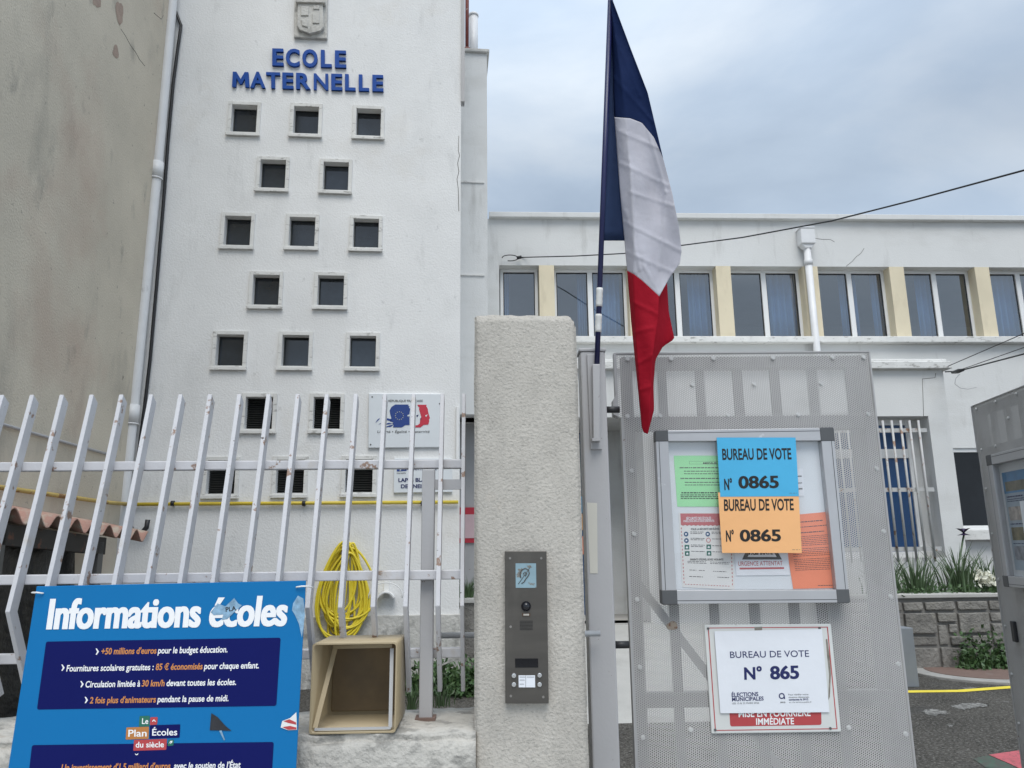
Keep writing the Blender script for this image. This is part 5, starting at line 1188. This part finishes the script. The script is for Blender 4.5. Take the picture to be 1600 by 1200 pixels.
ps = pap(GT, dl - .005, z7, ((498, 192), (1070, 180), (1110, 622), (530, 628)), 'white Bureau de vote 865 paper covering the tow away sign', P_W)
txt(ps, z7, [('BUREAU DE VOTE', (582, 334), (1002, 327), (580, 300), .004), ('N°', (657, 448), (752, 445), (655, 386), .03), ('865', (795, 446), (950, 442), (792, 380), .035)], INKN)
txt(ps, z7, [('ÉLECTIONS', (590, 541), (732, 536), (589, 520), .026), ('MUNICIPALES', (592, 564), (760, 559), (591, 544), .026), ('contactez le 3912', (894, 560), (998, 558), (893, 551), .03)], INKN, 'bold_lettering')
txt(ps, z7, [('LES 15 & 22 MARS 2026', (593, 580), (736, 577), (592, 571), .0), ('Pour vérifier votre', (892, 533), (998, 531), (891, 525), .005), ('situation électorale,', (893, 547), (1003, 545), (892, 539), .005), ('ou via service-public.fr', (895, 573), (1016, 571), (894, 566), .0), ('3915', (848, 574), (875, 573), (848, 567), .03)], INKG, 'small_lettering')
g = G(); N_ = 20; x, y = 856, 536
ro = [GT.at(*z7(x + 16 * math.cos(2 * math.pi * j / N_), y + 16 * math.sin(2 * math.pi * j / N_)), ps.d - .0006) for j in range(N_)]; ri = [GT.at(*z7(x + 10 * math.cos(2 * math.pi * j / N_), y + 10 * math.sin(2 * math.pi * j / N_)), ps.d - .0006) for j in range(N_)]
for j in range(N_): g.flat([ro[j], ro[(j + 1) % N_], ri[(j + 1) % N_], ri[j]], ps.d - .0006)
g.flat([GT.at(*z7(*p), ps.d - .0006) for p in ((866, 540), (873, 538), (874, 552), (868, 552))], ps.d - .0006); ps.part('emblem', g, INKN)

# ------------------------------------------------------------------ right gate leaf (swung open)
def at_z(px, py, z): r = ray(px, py); t = (z - EYE.z) / r.z; return EYE + r * t
A = at_z(1517.5, 636, gzt); B = at_z(1600, 603.5, gzt); dv = B - A
GR = Frame((A.x, A.y, 0), math.atan2(dv.y, dv.x)); rl = 1.25
gate2 = Thing('gate_leaf', 'far gate leaf swung open at the right edge with colourful posters', 'gate', GR, (0, .02, .05))
gzs2 = GR.at(1532, 705)[1]
gate_parts(gate2, 0, rl, gzt, gzs2, PERF2)
g = G(); a = GR.at(1577, 970, -.02); b = GR.at(1584, 1003, -.02); g.box(a[0], b[0] + .02, -.02, -.004, b[1], a[1]); gate2.part('latch', g, BLACK, bevel=.004)
# its case
cz1 = GR.at(1541, 712, -.06)[1]; cz0 = GR.at(1569, 916, -.06)[1]; cu0 = GR.at(1541, 720, -.06)[0]
def inv(fr, u, d, z):
    q = CROT.transposed() @ (fr.W(u, d, z) - EYE); return (800 - FPX * q.x / q.z, 600 + FPX * q.y / q.z)
cu1 = cu0 + .72
outer = [inv(GR, u, -.059, z) for u, z in ((cu0, cz1), (cu1, cz1), (cu1, cz0), (cu0, cz0))]; inner = [inv(GR, u, -.059, z) for u, z in ((cu0 + .05, cz1 - .05), (cu1 - .05, cz1 - .05), (cu1 - .05, cz0 + .05), (cu0 + .05, cz0 + .05))]
D2 = case(GR, -.004, outer, inner, 'glazed notice case full of posters on the far open gate leaf')
ident = lambda x, y: (x, y)
def rect(u0, z0, u1, z1, d): return [inv(GR, u, d, z) for u, z in ((u0, z1), (u1, z1), (u1, z0), (u0, z0))]
d = D2 + .0285; pz0, pz1 = cz0 + .06, cz1 - .06
po = pap(GR, d, ident, rect(cu0 + .075, pz0 + .02, cu0 + .36, pz1 - .035, d), 'tall blue photo poster in the far notice case', mat('pale_blue_poster', (.34, .42, .50), .6, .08, 6), name='poster')
for nm, m_, t0, t1 in (('sky_picture', mat('poster_sky', (.07, .22, .42), .5, .35, 9), .0, .22), ('hill_picture', mat('poster_hill', (.17, .16, .11), .5, .45, 22), .10, .20), ('crowd_picture', mat('poster_people', (.40, .36, .33), .5, .5, 30), .36, .5), ('garden_picture', mat('poster_garden', (.16, .14, .06), .5, .5, 24), .57, .7), ('beach_picture', mat('poster_beach', (.22, .24, .28), .5, .5, 26), .76, .9)):
    e_ = .0005 if nm == 'sky_picture' else .0008; g = G(); g.flat(sub(po.q, .0 if nm == 'sky_picture' else .06, t0, 1 if nm == 'sky_picture' else .94, t1), d - e_); po.part(nm, g, m_)
rows(po, [(.06, .6, .25, .014), (.06, .9, .28, .008), (.06, .9, .30, .008), (.06, .5, .53, .012), (.06, .8, .73, .008)], INKN, seed=21, dd=.0009)
ar = pap(GR, D2 - .003, ident, rect(cu0 + .27, cz0 + .36 * (cz1 - cz0), cu0 + .56, cz0 + .62 * (cz1 - cz0), D2 - .003), 'white paper with a black arrow taped to the far case', P_W)
g = G(); q = ar.q; g.flat([bil(q, *p) for p in ((.1, .5), (.4, .12), (.4, .38), (.9, .38), (.9, .62), (.4, .62), (.4, .88))], ar.d - .0006); ar.part('arrow', g, INK)

# ------------------------------------------------------------------ overhead cables
def cable(name, lab, pts, r, sag=0.0, seg=16):
    P_ = [EYE + ray(x, y) * (dd / ray(x, y).y) for x, y, dd in pts]; o = []
    for a, b in zip(P_, P_[1:]):
        for k in range(seg):
            t = k / seg; q = a.lerp(b, t); q.z -= sag * 4 * t * (1 - t); o.append(q)
    o.append(P_[-1]); g = G(); g.tube([tuple(q) for q in o], r, 7); return solo(name, lab, 'cable', GF, tuple(P_[0]), g, CABLE)
cable('overhead_cable', 'long black cable rising across the upper wall to the right', [(786, 401, 12.95), (820, 402, 12.8), (900, 400, 12.2), (975, 396, 11.6), (1068, 383, 10.9), (1160, 371, 10.0), (1300, 345, 8.8), (1430, 312, 7.7), (1600, 266, 6.4), (1750, 222, 5.6), (2600, -30, 3.2), (5200, -900, 1.4)], .0095, 0, 3)
g = G(); c_ = MB.at(797, 403, -.08); g.tube([(c_[0] - .14 * math.cos(a), -.08, c_[1] + .055 * math.sin(a)) for a in [2 * math.pi * k / 20 for k in range(17)]], .009, 6); g.tube([(c_[0] + .12, -.08, c_[1] + .0), (c_[0] + .2, -.08, c_[1] + .02)], .03, 8); solo('cable_loop', 'slack loop of black cable hooked on the school wall', 'cable', MB, (c_[0], -.08, c_[1]), g, CABLE)
yd = MB.W(0, DE_, 0).y + .1
cable('service_cable', 'thickest black cable leaving the entrance block corner to the right', [(1477, 581, yd), (1497, 580, yd - .6), (1600, 553, 9.0), (1720, 519, 7.5), (2600, 260, 3.6), (5200, -480, 1.6)], .010, 0)
cable('service_cable', 'thin upper wire leaving the entrance block corner', [(1477, 574, yd), (1600, 521, 9.2), (1720, 468, 7.6), (2600, 90, 3.8), (5200, -1050, 1.7)], .006, 0)
cable('service_cable', 'thin middle wire above the thickest entrance cable', [(1497, 579, yd - .6), (1600, 543, 9.4), (1720, 500, 7.8), (2600, 180, 3.8), (5200, -760, 1.7)], .005, 0)
g = G(); p = EYE + ray(1497, 580) * ((yd - .6) / ray(1497, 580).y); p2 = EYE + ray(1505, 578) * ((yd - .85) / ray(1505, 578).y); p0 = EYE + ray(1488, 582) * ((yd - .35) / ray(1488, 582).y)
g.tube([tuple(p0), tuple(p), tuple(p2)], [.02, .034, .02], 8); solo('cable_clamp', 'black clamp joining the wires near the entrance block', 'clamp', GF, tuple(p0), g, BLACK)
g = G(); pts = [EYE + ray(x, y) * ((yd - .6) / ray(x, y).y) for x, y in ((1500, 584), (1493, 592), (1492, 600), (1500, 606), (1512, 608), (1526, 605))]; g.tube([tuple(q) for q in pts], .004, 5); solo('loose_wire', 'thin loose wire curling below the black clamp', 'cable', GF, tuple(pts[0]), g, GREYP)
